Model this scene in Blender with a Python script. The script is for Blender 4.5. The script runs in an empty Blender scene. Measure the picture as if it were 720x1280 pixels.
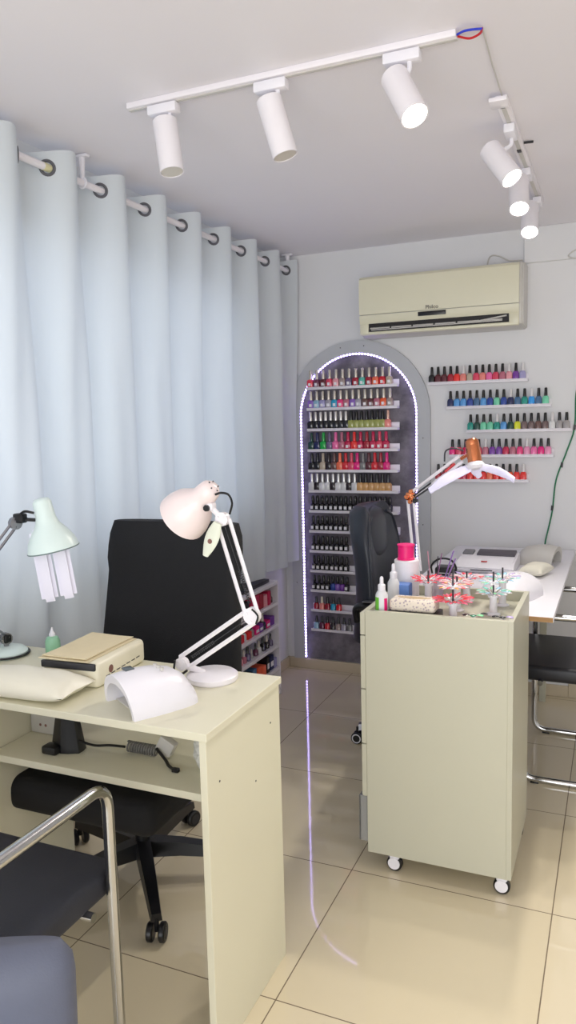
import bpy, bmesh, math, random
from mathutils import Vector, Matrix, Euler
random.seed(7)
C = bpy.context.scene.collection
PI = math.pi
V = Vector

# ------------------------------------------------------------------ materials
def lin(c):
    c = c / 255.0
    return c / 12.92 if c <= 0.04045 else ((c + 0.055) / 1.055) ** 2.4
MATS = {}
def mat(name, rgb, rough=0.5, metal=0.0, var=0.04, scale=12.0, bump=0.0, coat=0.0, trans=0.0, emit=0.0, spec=0.5, alpha=1.0):
    if name in MATS: return MATS[name]
    m = bpy.data.materials.new(name); m.use_nodes = True
    nt = m.node_tree; b = nt.nodes['Principled BSDF']
    col = (lin(rgb[0]), lin(rgb[1]), lin(rgb[2]), 1)
    b.inputs['Roughness'].default_value = rough
    b.inputs['Metallic'].default_value = metal
    b.inputs['Coat Weight'].default_value = coat
    b.inputs['Transmission Weight'].default_value = trans
    b.inputs['Specular IOR Level'].default_value = spec
    b.inputs['Alpha'].default_value = alpha
    tc = nt.nodes.new('ShaderNodeTexCoord')
    nz = nt.nodes.new('ShaderNodeTexNoise'); nz.inputs['Scale'].default_value = scale; nz.inputs['Detail'].default_value = 3
    nt.links.new(tc.outputs['Object'], nz.inputs['Vector'])
    mx = nt.nodes.new('ShaderNodeMix'); mx.data_type = 'RGBA'
    mx.inputs['A'].default_value = tuple(max(0, v * (1 - var)) for v in col[:3]) + (1,)
    mx.inputs['B'].default_value = tuple(min(1, v * (1 + var)) for v in col[:3]) + (1,)
    nt.links.new(nz.outputs['Fac'], mx.inputs['Factor'])
    nt.links.new(mx.outputs['Result'], b.inputs['Base Color'])
    if emit:
        b.inputs['Emission Color'].default_value = col; b.inputs['Emission Strength'].default_value = emit
    if bump:
        bp = nt.nodes.new('ShaderNodeBump'); bp.inputs['Strength'].default_value = bump; bp.inputs['Distance'].default_value = 0.004
        n2 = nt.nodes.new('ShaderNodeTexNoise'); n2.inputs['Scale'].default_value = scale * 8
        nt.links.new(tc.outputs['Object'], n2.inputs['Vector'])
        nt.links.new(n2.outputs['Fac'], bp.inputs['Height']); nt.links.new(bp.outputs['Normal'], b.inputs['Normal'])
    MATS[name] = m
    return m

def floor_material():
    m = bpy.data.materials.new('polished_porcelain_tile'); m.use_nodes = True
    nt = m.node_tree; b = nt.nodes['Principled BSDF']; N = nt.nodes.new; L = nt.links.new
    tc = N('ShaderNodeTexCoord'); sp = N('ShaderNodeSeparateXYZ'); L(tc.outputs['Object'], sp.inputs[0])
    def line(out, off, per, w):
        a = N('ShaderNodeMath'); a.operation = 'SUBTRACT'; L(out, a.inputs[0]); a.inputs[1].default_value = off - per * 40
        d = N('ShaderNodeMath'); d.operation = 'DIVIDE'; L(a.outputs[0], d.inputs[0]); d.inputs[1].default_value = per
        f = N('ShaderNodeMath'); f.operation = 'FRACT'; L(d.outputs[0], f.inputs[0])
        s = N('ShaderNodeMath'); s.operation = 'SUBTRACT'; L(f.outputs[0], s.inputs[0]); s.inputs[1].default_value = 0.5
        ab = N('ShaderNodeMath'); ab.operation = 'ABSOLUTE'; L(s.outputs[0], ab.inputs[0])
        g = N('ShaderNodeMath'); g.operation = 'GREATER_THAN'; L(ab.outputs[0], g.inputs[0]); g.inputs[1].default_value = 0.5 - w / per
        fl = N('ShaderNodeMath'); fl.operation = 'FLOOR'; L(d.outputs[0], fl.inputs[0])
        return g.outputs[0], fl.outputs[0]
    gx, fx = line(sp.outputs['X'], -0.14, 0.595, 0.0016)
    gy, fy = line(sp.outputs['Y'], 1.539, 0.581, 0.0016)
    mxx = N('ShaderNodeMath'); mxx.operation = 'MAXIMUM'; L(gx, mxx.inputs[0]); L(gy, mxx.inputs[1])
    cb = N('ShaderNodeCombineXYZ'); L(fx, cb.inputs[0]); L(fy, cb.inputs[1])
    wn = N('ShaderNodeTexWhiteNoise'); L(cb.outputs[0], wn.inputs['Vector'])
    nz = N('ShaderNodeTexNoise'); nz.inputs['Scale'].default_value = 3; nz.inputs['Detail'].default_value = 5; L(tc.outputs['Object'], nz.inputs['Vector'])
    ad = N('ShaderNodeMath'); ad.operation = 'ADD'; L(wn.outputs['Value'], ad.inputs[0]); L(nz.outputs['Fac'], ad.inputs[1])
    hf = N('ShaderNodeMath'); hf.operation = 'MULTIPLY'; hf.inputs[1].default_value = 0.5; L(ad.outputs[0], hf.inputs[0])
    c = N('ShaderNodeMix'); c.data_type = 'RGBA'
    c.inputs['A'].default_value = (lin(219), lin(206), lin(176), 1); c.inputs['B'].default_value = (lin(226), lin(213), lin(184), 1)
    L(hf.outputs[0], c.inputs['Factor'])
    g = N('ShaderNodeMix'); g.data_type = 'RGBA'; L(mxx.outputs[0], g.inputs['Factor']); L(c.outputs['Result'], g.inputs['A'])
    g.inputs['B'].default_value = (lin(120), lin(104), lin(84), 1)
    L(g.outputs['Result'], b.inputs['Base Color'])
    r = N('ShaderNodeMapRange'); L(mxx.outputs[0], r.inputs[0]); r.inputs[3].default_value = 0.05; r.inputs[4].default_value = 0.8
    L(r.outputs[0], b.inputs['Roughness']); b.inputs['Coat Weight'].default_value = .35; b.inputs['Coat Roughness'].default_value = .02
    return m

def curtain_material():
    m = bpy.data.materials.new('white_curtain_cloth'); m.use_nodes = True
    nt = m.node_tree; N = nt.nodes.new; L = nt.links.new
    out = nt.nodes['Material Output']; nt.nodes.remove(nt.nodes['Principled BSDF'])
    d = N('ShaderNodeBsdfDiffuse'); t = N('ShaderNodeBsdfTranslucent'); mx = N('ShaderNodeMixShader')
    tc = N('ShaderNodeTexCoord'); nz = N('ShaderNodeTexNoise'); nz.inputs['Scale'].default_value = 2.2; nz.inputs['Detail'].default_value = 4
    mp = N('ShaderNodeMapping'); mp.inputs['Scale'].default_value = (1, 1.2, 0.35); L(tc.outputs['Object'], mp.inputs[0]); L(mp.outputs[0], nz.inputs['Vector'])
    c = N('ShaderNodeMix'); c.data_type = 'RGBA'
    c.inputs['A'].default_value = (lin(224), lin(230), lin(230), 1); c.inputs['B'].default_value = (lin(234), lin(238), lin(240), 1)
    L(nz.outputs['Fac'], c.inputs['Factor']); L(c.outputs['Result'], d.inputs['Color'])
    t.inputs['Color'].default_value = (lin(222), lin(232), lin(244), 1)
    n2 = N('ShaderNodeTexNoise'); n2.inputs['Scale'].default_value = 9; n2.inputs['Detail'].default_value = 4
    m2 = N('ShaderNodeMapping'); m2.inputs['Scale'].default_value = (1, 1, 0.25); L(tc.outputs['Object'], m2.inputs[0]); L(m2.outputs[0], n2.inputs['Vector'])
    bp = N('ShaderNodeBump'); bp.inputs['Strength'].default_value = 0.35; bp.inputs['Distance'].default_value = 0.012
    L(n2.outputs['Fac'], bp.inputs['Height']); L(bp.outputs['Normal'], d.inputs['Normal'])
    mx.inputs[0].default_value = 0.3
    L(d.outputs[0], mx.inputs[1]); L(t.outputs[0], mx.inputs[2]); L(mx.outputs[0], out.inputs[0])
    return m

def stone_material():
    m = bpy.data.materials.new('grey_stone_lining'); m.use_nodes = True
    nt = m.node_tree; b = nt.nodes['Principled BSDF']; N = nt.nodes.new; L = nt.links.new
    tc = N('ShaderNodeTexCoord'); nz = N('ShaderNodeTexNoise'); nz.inputs['Scale'].default_value = 7; nz.inputs['Detail'].default_value = 8; nz.inputs['Roughness'].default_value = 0.65
    L(tc.outputs['Object'], nz.inputs['Vector'])
    r = N('ShaderNodeValToRGB'); L(nz.outputs['Fac'], r.inputs[0])
    r.color_ramp.elements[0].position = 0.35; r.color_ramp.elements[0].color = (lin(84), lin(80), lin(88), 1)  # stone greys lifted and tinted slightly lavender, LED glow put into the colour
    r.color_ramp.elements[1].position = 0.7; r.color_ramp.elements[1].color = (lin(148), lin(142), lin(150), 1)
    L(r.outputs[0], b.inputs['Base Color']); b.inputs['Roughness'].default_value = 0.75
    bp = N('ShaderNodeBump'); bp.inputs['Strength'].default_value = 0.5; bp.inputs['Distance'].default_value = 0.01
    L(nz.outputs['Fac'], bp.inputs['Height']); L(bp.outputs['Normal'], b.inputs['Normal'])
    return m

def floral_material():
    m = bpy.data.materials.new('floral_print_card'); m.use_nodes = True
    nt = m.node_tree; b = nt.nodes['Principled BSDF']; N = nt.nodes.new; L = nt.links.new
    tc = N('ShaderNodeTexCoord'); vo = N('ShaderNodeTexVoronoi'); vo.inputs['Scale'].default_value = 120; L(tc.outputs['Object'], vo.inputs['Vector'])
    r = N('ShaderNodeValToRGB'); L(vo.outputs['Distance'], r.inputs[0])
    r.color_ramp.elements[0].position = 0.25; r.color_ramp.elements[0].color = (lin(176), lin(160), lin(166), 1)
    r.color_ramp.elements[1].position = 0.42; r.color_ramp.elements[1].color = (lin(232), lin(220), lin(204), 1)
    L(r.outputs[0], b.inputs['Base Color']); b.inputs['Roughness'].default_value = 0.6
    return m

M_floor = floor_material(); M_curt = curtain_material(); M_stone = stone_material(); M_floral = floral_material()
M_wall = mat('white_wall_paint', (229, 229, 230), 0.75, var=0.015, scale=3, bump=0.05)
M_ceil = mat('white_ceiling_paint', (238, 235, 240), 0.8, var=0.02, scale=2)
M_arch = mat('grey_white_board_paint', (190, 192, 196), 0.6, var=0.03, scale=5)
M_base = mat('beige_tile_skirting', (206, 192, 166), 0.25)
M_desk = mat('cream_laminate', (226, 222, 198), 0.38, var=0.01, scale=4)
M_cart = mat('pale_cream_laminate', (192, 190, 171), 0.38, var=0.015, scale=3)
M_edge = mat('cream_laminate_edge_band', (224, 222, 212), 0.45)
M_white = mat('white_plastic', (238, 236, 242), 0.35)
M_whitem = mat('white_metal_paint', (240, 236, 240), 0.3)
M_cream = mat('cream_plastic', (226, 222, 196), 0.3, var=0.01)
M_creamw = mat('cream_white_plastic', (236, 230, 206), 0.35)
M_greyw = mat('grey_white_plastic', (205, 202, 196), 0.4)
M_black = mat('black_plastic', (20, 20, 23), 0.35)
M_dark = mat('dark_grey_plastic', (45, 45, 50), 0.45)
M_bfab = mat('black_mesh_fabric', (22, 22, 25), 0.85, var=0.15, scale=60, bump=0.2)
M_leath = mat('black_leather', (38, 42, 52), 0.38, var=0.06, scale=30, bump=0.15)
M_gseat = mat('charcoal_grey_upholstery', (50, 52, 62), 0.6, var=0.06, scale=40, bump=0.1)
M_gseat2 = mat('slate_grey_upholstery', (86, 90, 106), 0.6, var=0.06, scale=40, bump=0.1)
M_chrome = mat('chrome', (205, 205, 205), 0.12, metal=1.0, var=0.0)
M_steel = mat('grey_steel', (150, 150, 155), 0.3, metal=0.9)
M_gold = mat('rose_gold_metal', (226, 140, 96), 0.18, metal=1.0)
M_mint = mat('mint_green_enamel', (222, 238, 234), 0.3)
M_pinkw = mat('pale_pink_enamel', (244, 228, 226), 0.28)
M_tube = mat('frosted_lamp_tube', (232, 230, 244), 0.4)
M_led = mat('lavender_led', (190, 172, 255), 0.4, emit=11.0, var=0)
M_spotface = mat('lit_spot_lens', (255, 250, 238), 0.4, emit=14.0, var=0)
M_unlit = mat('spot_lens', (210, 205, 195), 0.3)
M_towel = mat('cream_towel_cloth', (232, 218, 182), 0.9, scale=60, bump=0.5)
M_satin = mat('cream_satin', (238, 234, 216), 0.4, scale=10, bump=0.1)
M_green = mat('pale_green_plastic', (150, 202, 168), 0.35)
M_glass = mat('clear_plastic', (210, 210, 215), 0.25, trans=0.6)
M_paper = mat('white_paper', (240, 238, 242), 0.9, scale=50, bump=0.2)
M_pink = mat('hot_pink_plastic', (240, 20, 120), 0.4)
M_red = mat('red_plastic', (200, 30, 40), 0.4)
M_blue = mat('blue_insulation', (40, 60, 200), 0.4)
M_cable = mat('grey_cable', (120, 118, 114), 0.5)
M_cordg = mat('green_cord', (30, 120, 80), 0.6)
M_lime = mat('lime_green_label', (110, 190, 60), 0.5)
M_purple = mat('lilac_plastic', (150, 120, 190), 0.4)
M_wood = mat('raw_board_edge', (170, 132, 88), 0.7, scale=30)
M_shelf = mat('white_shelf_lacquer', (236, 232, 238), 0.35)
M_silver = mat('silver_cap', (215, 212, 206), 0.22, metal=0.6)
M_mark = mat('brown_emblem', (130, 90, 80), 0.6)
M_hole = mat('vent_interior', (28, 24, 26), 0.6)

# ------------------------------------------------------------------ mesh helpers
def addbm(bm, tmp, mi=0, mx=None):
    if mx is not None: bmesh.ops.transform(tmp, matrix=mx, verts=tmp.verts)
    for f in tmp.faces: f.material_index = mi
    me = bpy.data.meshes.new('t'); tmp.to_mesh(me); tmp.free()
    bm.from_mesh(me); bpy.data.meshes.remove(me)
def box(bm, lo, hi, r=0.0, seg=2, mi=0, rot=None):
    t = bmesh.new(); bmesh.ops.create_cube(t, size=1)
    s = [abs(hi[i] - lo[i]) for i in range(3)]; c = V([(hi[i] + lo[i]) / 2 for i in range(3)])
    bmesh.ops.scale(t, vec=s, verts=t.verts)
    if r > 0:
        r = min(r, min(s) * 0.49)
        bmesh.ops.bevel(t, geom=list(t.edges), offset=r, segments=seg, profile=0.5, affect='EDGES')
    mx = Matrix.Translation(c)
    if rot is not None: mx = Matrix.Translation(c) @ rot.to_4x4()
    addbm(bm, t, mi, mx); return bm
def fillet(pts, r, n=5):
    pts = [V(p) for p in pts]; o = [pts[0]]
    for i in range(1, len(pts) - 1):
        a, p, b = pts[i - 1], pts[i], pts[i + 1]
        d1 = (a - p); d2 = (b - p); rr = min(r, d1.length * 0.49, d2.length * 0.49)
        s = p + d1.normalized() * rr; e = p + d2.normalized() * rr
        for k in range(n + 1):
            t = k / n; o.append((1 - t) ** 2 * s + 2 * t * (1 - t) * p + t * t * e)
    o.append(pts[-1]); return o
def spline(pts, n=8):
    pts = [V(p) for p in pts]; P = [2 * pts[0] - pts[1]] + pts + [2 * pts[-1] - pts[-2]]; o = []
    for i in range(1, len(P) - 2):
        for k in range(n):
            t = k / n
            o.append(0.5 * ((2 * P[i]) + (P[i + 1] - P[i - 1]) * t + (2 * P[i - 1] - 5 * P[i] + 4 * P[i + 1] - P[i + 2]) * t * t + (-P[i - 1] + 3 * P[i] - 3 * P[i + 1] + P[i + 2]) * t ** 3))
    o.append(pts[-1]); return o
def tube(bm, pts, r, n=10, mi=0, r2=None, flat=1.0, ref=None):
    pts = [V(p) for p in pts]; rings = []; up = None
    for i, p in enumerate(pts):
        a = pts[max(0, i - 1)]; b = pts[min(len(pts) - 1, i + 1)]; d = (b - a).normalized()
        if up is None:
            up = V(ref) if ref is not None else (V((0, 0, 1)) if abs(d.z) < 0.9 else V((1, 0, 0)))
        up = (up - d * up.dot(d)).normalized(); sd = d.cross(up)
        rr = r if r2 is None else r + (r2 - r) * i / (len(pts) - 1)
        rings.append([bm.verts.new(p + (up * math.cos(2 * PI * k / n) * flat + sd * math.sin(2 * PI * k / n)) * rr) for k in range(n)])
    for i in range(len(rings) - 1):
        for k in range(n):
            f = bm.faces.new((rings[i][k], rings[i + 1][k], rings[i + 1][(k + 1) % n], rings[i][(k + 1) % n])); f.material_index = mi
    for rg in (rings[0], rings[-1]):
        f = bm.faces.new(rg); f.material_index = mi
    return bm
def lathe(bm, prof, n=24, mx=None, mi=0, sq=0.0):
    rings = []
    for (r, z) in prof:
        if r < 1e-6:
            rings.append([bm.verts.new((mx @ V((0, 0, z))) if mx else V((0, 0, z)))])
        else:
            ring = []
            for k in range(n):
                a = 2 * PI * (k + .5) / n; c, s = math.cos(a), math.sin(a)
                q = 1.0
                if sq: q = 1.0 / (abs(c) ** sq + abs(s) ** sq) ** (1.0 / sq)
                p = V((c * r * q, s * r * q, z)); ring.append(bm.verts.new(mx @ p if mx else p))
            rings.append(ring)
    for a, b in zip(rings, rings[1:]):
        if len(a) == 1 and len(b) == 1: continue
        for k in range(n):
            k2 = (k + 1) % n
            if len(a) == 1: f = bm.faces.new((a[0], b[k2], b[k]))
            elif len(b) == 1: f = bm.faces.new((a[k], a[k2], b[0]))
            else: f = bm.faces.new((a[k], a[k2], b[k2], b[k]))
            f.material_index = mi
    for rg in (rings[0], rings[-1]):
        if len(rg) > 1:
            f = bm.faces.new(rg); f.material_index = mi
    return bm
def cyl(bm, a, b, r, n=16, mi=0, bev=0.0, r2=None):
    a = V(a); b = V(b); d = b - a; h = d.length; r2 = r if r2 is None else r2
    mx = Matrix.Translation(a) @ d.to_track_quat('Z', 'Y').to_matrix().to_4x4()
    if bev: pr = [(0, 0), (r - bev, 0), (r, bev), (r2, h - bev), (r2 - bev, h), (0, h)]
    else: pr = [(0, 0), (r, 0), (r2, h), (0, h)]
    return lathe(bm, pr, n, mx, mi)
def torus(bm, c, axis, R, r, n=24, m=8, mi=0):
    axis = V(axis).normalized(); q = axis.to_track_quat('Z', 'Y').to_matrix(); vs = []
    for i in range(n):
        a = 2 * PI * i / n; rg = []
        for j in range(m):
            b = 2 * PI * j / m
            rg.append(bm.verts.new(V(c) + q @ V(((R + r * math.cos(b)) * math.cos(a), (R + r * math.cos(b)) * math.sin(a), r * math.sin(b)))))
        vs.append(rg)
    for i in range(n):
        for j in range(m):
            f = bm.faces.new((vs[i][j], vs[(i + 1) % n][j], vs[(i + 1) % n][(j + 1) % m], vs[i][(j + 1) % m])); f.material_index = mi
    return bm
def prism(bm, prof, x0, x1, mi=0):
    """profile in (y,z), swept along x"""
    a = [bm.verts.new((x0, y, z)) for y, z in prof]; b = [bm.verts.new((x1, y, z)) for y, z in prof]; n = len(prof)
    for k in range(n):
        f = bm.faces.new((a[k], a[(k + 1) % n], b[(k + 1) % n], b[k])); f.material_index = mi
    for rg in (a, b): f = bm.faces.new(rg); f.material_index = mi
    return bm
def loft(bm, rings, mi=0, cap=True):
    R = [[bm.verts.new(p) for p in rg] for rg in rings]; n = len(R[0])
    for a, b in zip(R, R[1:]):
        for k in range(n):
            f = bm.faces.new((a[k], a[(k + 1) % n], b[(k + 1) % n], b[k])); f.material_index = mi
    if cap:
        for rg in (R[0], R[-1]): f = bm.faces.new(rg); f.material_index = mi
    return bm
def B(): return bmesh.new()
def obj(name, bm, ms, parent=None, loc=(0, 0, 0), rot=(0, 0, 0), smooth=True, angle=35):
    bmesh.ops.recalc_face_normals(bm, faces=bm.faces)
    me = bpy.data.meshes.new(name); bm.to_mesh(me); bm.free()
    for m in (ms if isinstance(ms, (list, tuple)) else [ms]): me.materials.append(m)
    if smooth:
        me.shade_smooth()
        me.set_sharp_from_angle(angle=math.radians(angle))
    o = bpy.data.objects.new(name, me); C.objects.link(o); o.location = loc; o.rotation_euler = rot
    if parent: o.parent = parent
    return o
def tag(o, label, cat, group=None, kind=None):
    o['label'] = label; o['category'] = cat
    if group: o['group'] = group
    if kind: o['kind'] = kind
    return o
def thing(name, label, cat, loc=(0, 0, 0), rz=0.0, group=None):
    o = bpy.data.objects.new(name, None); C.objects.link(o); o.empty_display_size = 0.05
    o.location = loc; o.rotation_euler = (0, 0, rz)
    return tag(o, label, cat, group)
def struct(name, bm, m, loc=(0, 0, 0), label=None, parent=None, smooth=False):
    o = obj(name, bm, m, parent, loc, smooth=smooth)
    if not parent: o['kind'] = 'structure'
    if label: o['label'] = label
    return o
def text(s, size, m, parent, name, loc, rot, ext=0.0004):
    cu = bpy.data.curves.new('tmp_text', 'FONT'); cu.body = s; cu.size = size; cu.extrude = ext; cu.align_x = 'CENTER'; cu.align_y = 'CENTER'
    o = bpy.data.objects.new('tmp_text', cu); C.objects.link(o)
    bpy.context.view_layer.update()
    me = bpy.data.meshes.new_from_object(o.evaluated_get(bpy.context.evaluated_depsgraph_get()))
    bpy.data.objects.remove(o); me.materials.clear(); me.materials.append(m)
    t = bpy.data.objects.new(name, me); C.objects.link(t); t.parent = parent; t.location = loc; t.rotation_euler = rot
    return t

ORD = ['', 'first', 'second', 'third', 'fourth', 'fifth', 'sixth', 'seventh', 'eighth', 'ninth', 'tenth', 'eleventh', 'twelfth', 'thirteenth', 'fourteenth', 'fifteenth', 'sixteenth', 'seventeenth', 'eighteenth']

# ------------------------------------------------------------------ room shell
XL, XR, YB, YF, ZC = -1.72, 1.45, 3.91, -1.7, 2.285
b = B(); box(b, (XL - .15, YF - .15, -.1), (XR + .15, YB + .15, 0)); struct('floor', b, M_floor, label='polished beige square floor tiles with thin grout lines')
b = B(); box(b, (XL - .15, YF - .15, ZC), (XR + .15, YB + .15, ZC + .1)); struct('ceiling', b, M_ceil, label='plain pale ceiling')
# left wall with window opening behind the curtain
wy0, wy1, wz0, wz1 = 1.35, 3.35, 0.95, 2.0
b = B()
box(b, (XL - .15, YF - .15, 0), (XL, YB + .15, wz0)); box(b, (XL - .15, YF - .15, wz1), (XL, YB + .15, ZC))
box(b, (XL - .15, YF - .15, wz0), (XL, wy0, wz1)); box(b, (XL - .15, wy1, wz0), (XL, YB + .15, wz1))
struct('wall_left', b, M_wall)
b = B(); box(b, (XL, YB, 0), (XR, YB + .15, ZC)); struct('wall_back', b, M_wall)
b = B(); box(b, (XR, YF - .15, 0), (XR + .15, YB + .15, ZC)); struct('wall_right', b, M_wall)
# shopfront wall behind the camera with a wide opening
fx0, fx1, fz1 = -1.2, 1.1, 2.1
b = B()
box(b, (XL, YF - .15, 0), (fx0, YF, ZC)); box(b, (fx1, YF - .15, 0), (XR, YF, ZC)); box(b, (fx0, YF - .15, fz1), (fx1, YF, ZC))
struct('wall_front', b, M_wall)
def window(name, lo, hi, ax):
    b = B(); t = .04
    if ax == 0:
        x0, x1 = lo[0], hi[0]
        for y in (lo[1], (lo[1] + hi[1]) / 2 - t / 2, hi[1] - t): box(b, (x0, y, lo[2]), (x1, y + t, hi[2]), .004)
        for z in (lo[2], hi[2] - t): box(b, (x0, lo[1], z), (x1, hi[1], z + t), .004)
    else:
        y0, y1 = lo[1], hi[1]
        for x in (lo[0], (lo[0] + hi[0]) / 2 - t / 2, hi[0] - t): box(b, (x, y0, lo[2]), (x + t, y1, hi[2]), .004)
        for z in (lo[2], hi[2] - t): box(b, (lo[0], y0, z), (hi[0], y1, z + t), .004)
    return struct(name, b, M_whitem)
window('window_1', (XL - .1, wy0, wz0), (XL - .06, wy1, wz1), 0)
window('window_2', (fx0, YF - .1, 0), (fx1, YF - .06, fz1), 1)
# skirting tiles and the shallow plaster band beside the air conditioner
b = B(); box(b, (XL + .012, YB - .014, 0), (-0.2, YB, .058), .003); box(b, (-0.2, YB - .014, 0), (XR, YB, .07), .003); struct('baseboard_back', b, M_base)
b = B(); box(b, (XL, YF, 0), (XL + .012, YB, .058), .003); struct('baseboard_left', b, M_base)
b = B(); box(b, (-.435, YB - .022, 2.122), (XR, YB, ZC), .004); struct('trim_1', b, M_wall)

# ------------------------------------------------------------------ arch niche surround
arch = thing('arch_surround', 'arched grey board surround framing the dark polish display, LED strip along its edge', 'arch', (-1.285, YB, 0))
def arch_ring(R, cx, zs, zb, n=40):
    pts = [(cx - R, zb), (cx - R, zs)]
    for i in range(1, n): a = PI - PI * i / n; pts.append((cx + R * math.cos(a), zs + R * math.sin(a)))
    pts += [(cx + R, zs), (cx + R, zb)]; return pts
yo, yi = -.026, -.001
po = arch_ring(.392, .006, 1.425, .06); pi_ = arch_ring(.326, .006, 1.425, .06)
b = B()
vf = [[b.verts.new((x, y, z)) for x, z in P] for P in (po, pi_) for y in (yo, yi)]   # of, ob, if, ib
for A_, B_ in ((0, 2), (0, 1), (2, 3), (1, 3)):
    for k in range(len(po) - 1): b.faces.new((vf[A_][k], vf[A_][k + 1], vf[B_][k + 1], vf[B_][k]))
for k in (0, -1): b.faces.new((vf[0][k], vf[2][k], vf[3][k], vf[1][k]))
obj('arch_board', b, M_arch, arch, angle=30)
b = B(); pl = arch_ring(.325, .006, 1.425, .062)
a_ = [b.verts.new((x, -.009, z)) for x, z in pl]; c_ = [b.verts.new((x, -.001, z)) for x, z in pl]
b.faces.new(a_); b.faces.new(c_)
for k in range(len(pl)): b.faces.new((a_[k], a_[(k + 1) % len(pl)], c_[(k + 1) % len(pl)], c_[k]))
obj('stone_lining', b, M_stone, arch, smooth=False)
b = B(); pp = [V((x, -.024, z)) for x, z in arch_ring(.321, .006, 1.425, .075, 60)]
dense = []
for p, q in zip(pp, pp[1:]):
    k = max(1, int((q - p).length / .017))
    for i in range(k): dense.append(p.lerp(q, i / k))
for p in dense: box(b, p - V((.0042, .0025, .0042)), p + V((.0042, .0025, .0042)), .0015, 1, 0)
tube(b, [p + V((0, .004, 0)) for p in pp], .0045, 6, 1)
obj('led_strip', b, [M_led, mat('led_strip_ribbon', (190, 178, 245), .4, emit=.75)], arch, smooth=False)
b = B()
for x, z in ((-.36, 1.40), (-.365, 1.34), (-.08, 1.782), (.05, 1.785), (.36, .85), (-.36, .5), (.362, 1.3)):
    cyl(b, (x, -.0275, z), (x, -.0255, z), .003, 8)
obj('screw_head', b, M_dark, arch)

# ------------------------------------------------------------------ nail polish bottles
def lathe_mesh(name, prof, n, sq, m, extra=None):
    b = B(); lathe(b, prof, n, None, 0, sq)
    ms = [m]
    if extra: extra(b); ms.append(M_paper)
    bmesh.ops.recalc_face_normals(b, faces=b.faces)
    me = bpy.data.meshes.new(name); b.to_mesh(me); b.free()
    for x in ms: me.materials.append(x)
    me.shade_smooth(); me.set_sharp_from_angle(angle=math.radians(40))
    return me
MESH = {}
COL = {}
def pmat(rgb, kind):
    key = (rgb, kind)
    if key not in COL:
        COL[key] = mat('polish_%s_%d' % (kind, len(COL)), rgb, 0.15 if kind != 'metal' else .22, metal=.7 if kind == 'metal' else 0, coat=.5 if kind != 'metal' else 0)
    return COL[key]
KINDS = {
 # body profile, square exponent, cap profile (metres)
 'gel':   ([(0, 0), (.0145, 0), (.0155, .002), (.0155, .034), (.012, .040), (.007, .042), (0, .042)], 5, [(0, .041), (.0082, .041), (.0075, .082), (.006, .085), (0, .085)]),
 'slim':  ([(0, 0), (.0115, 0), (.0125, .002), (.0125, .034), (.009, .040), (.006, .041), (0, .041)], 0, [(0, .040), (.0072, .040), (.006, .078), (.005, .080), (0, .080)]),
 'squat': ([(0, 0), (.0085, 0), (.0115, .003), (.013, .020), (.011, .030), (.006, .034), (0, .034)], 0, [(0, .033), (.0058, .033), (.0078, .046), (.0062, .066), (.004, .069), (0, .069)]),
 'round': ([(0, 0), (.012, 0), (.0142, .002), (.0138, .028), (.010, .036), (.006, .038), (0, .038)], 4, [(0, .037), (.0075, .037), (.0062, .070), (.0045, .073), (0, .073)]),
}
def bottle_mesh(kind, part, rgb, lab=False, metal=False):
    key = (kind, part, rgb, lab, metal)
    if key not in MESH:
        bp, sq, cp = KINDS[kind]
        ex = None
        if lab and part == 'body':
            r = max(p[0] for p in bp)
            ex = (lambda b: box(b, (-.0062, -r - .0012, .009), (.0062, -r + .0002, .023), 0, mi=1)) if sq or True else None
        MESH[key] = lathe_mesh('bottle_' + part, bp if part == 'body' else cp, 14, sq if part == 'body' else 0, pmat(rgb, 'metal' if metal else part), ex)
    return MESH[key]
first_bottle = None
def bottle(kind, x, y, z, rgb, cap, label, group, lab=False, metal=False, s=1.0):
    global first_bottle
    if first_bottle is None:
        root = bpy.data.objects.new('nail_polish_bottle', None); root.empty_display_size = .02
        bd = bpy.data.objects.new('bottle_body', bottle_mesh(kind, 'body', rgb, lab)); cp = bpy.data.objects.new('bottle_cap', bottle_mesh(kind, 'cap', cap, False, metal))
        first_bottle = (root, bd, cp)
    else:
        root, bd, cp = (o.copy() for o in first_bottle)
        bd.data = bottle_mesh(kind, 'body', rgb, lab); cp.data = bottle_mesh(kind, 'cap', cap, False, metal)
    for o in (root, bd, cp): C.objects.link(o)
    bd.parent = root; cp.parent = root
    root.location = (x, y, z); root.scale = (s, s, s); root.rotation_euler = (0, 0, random.uniform(-.12, .12))
    tag(root, label, 'nail polish', group)
    return root
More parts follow.
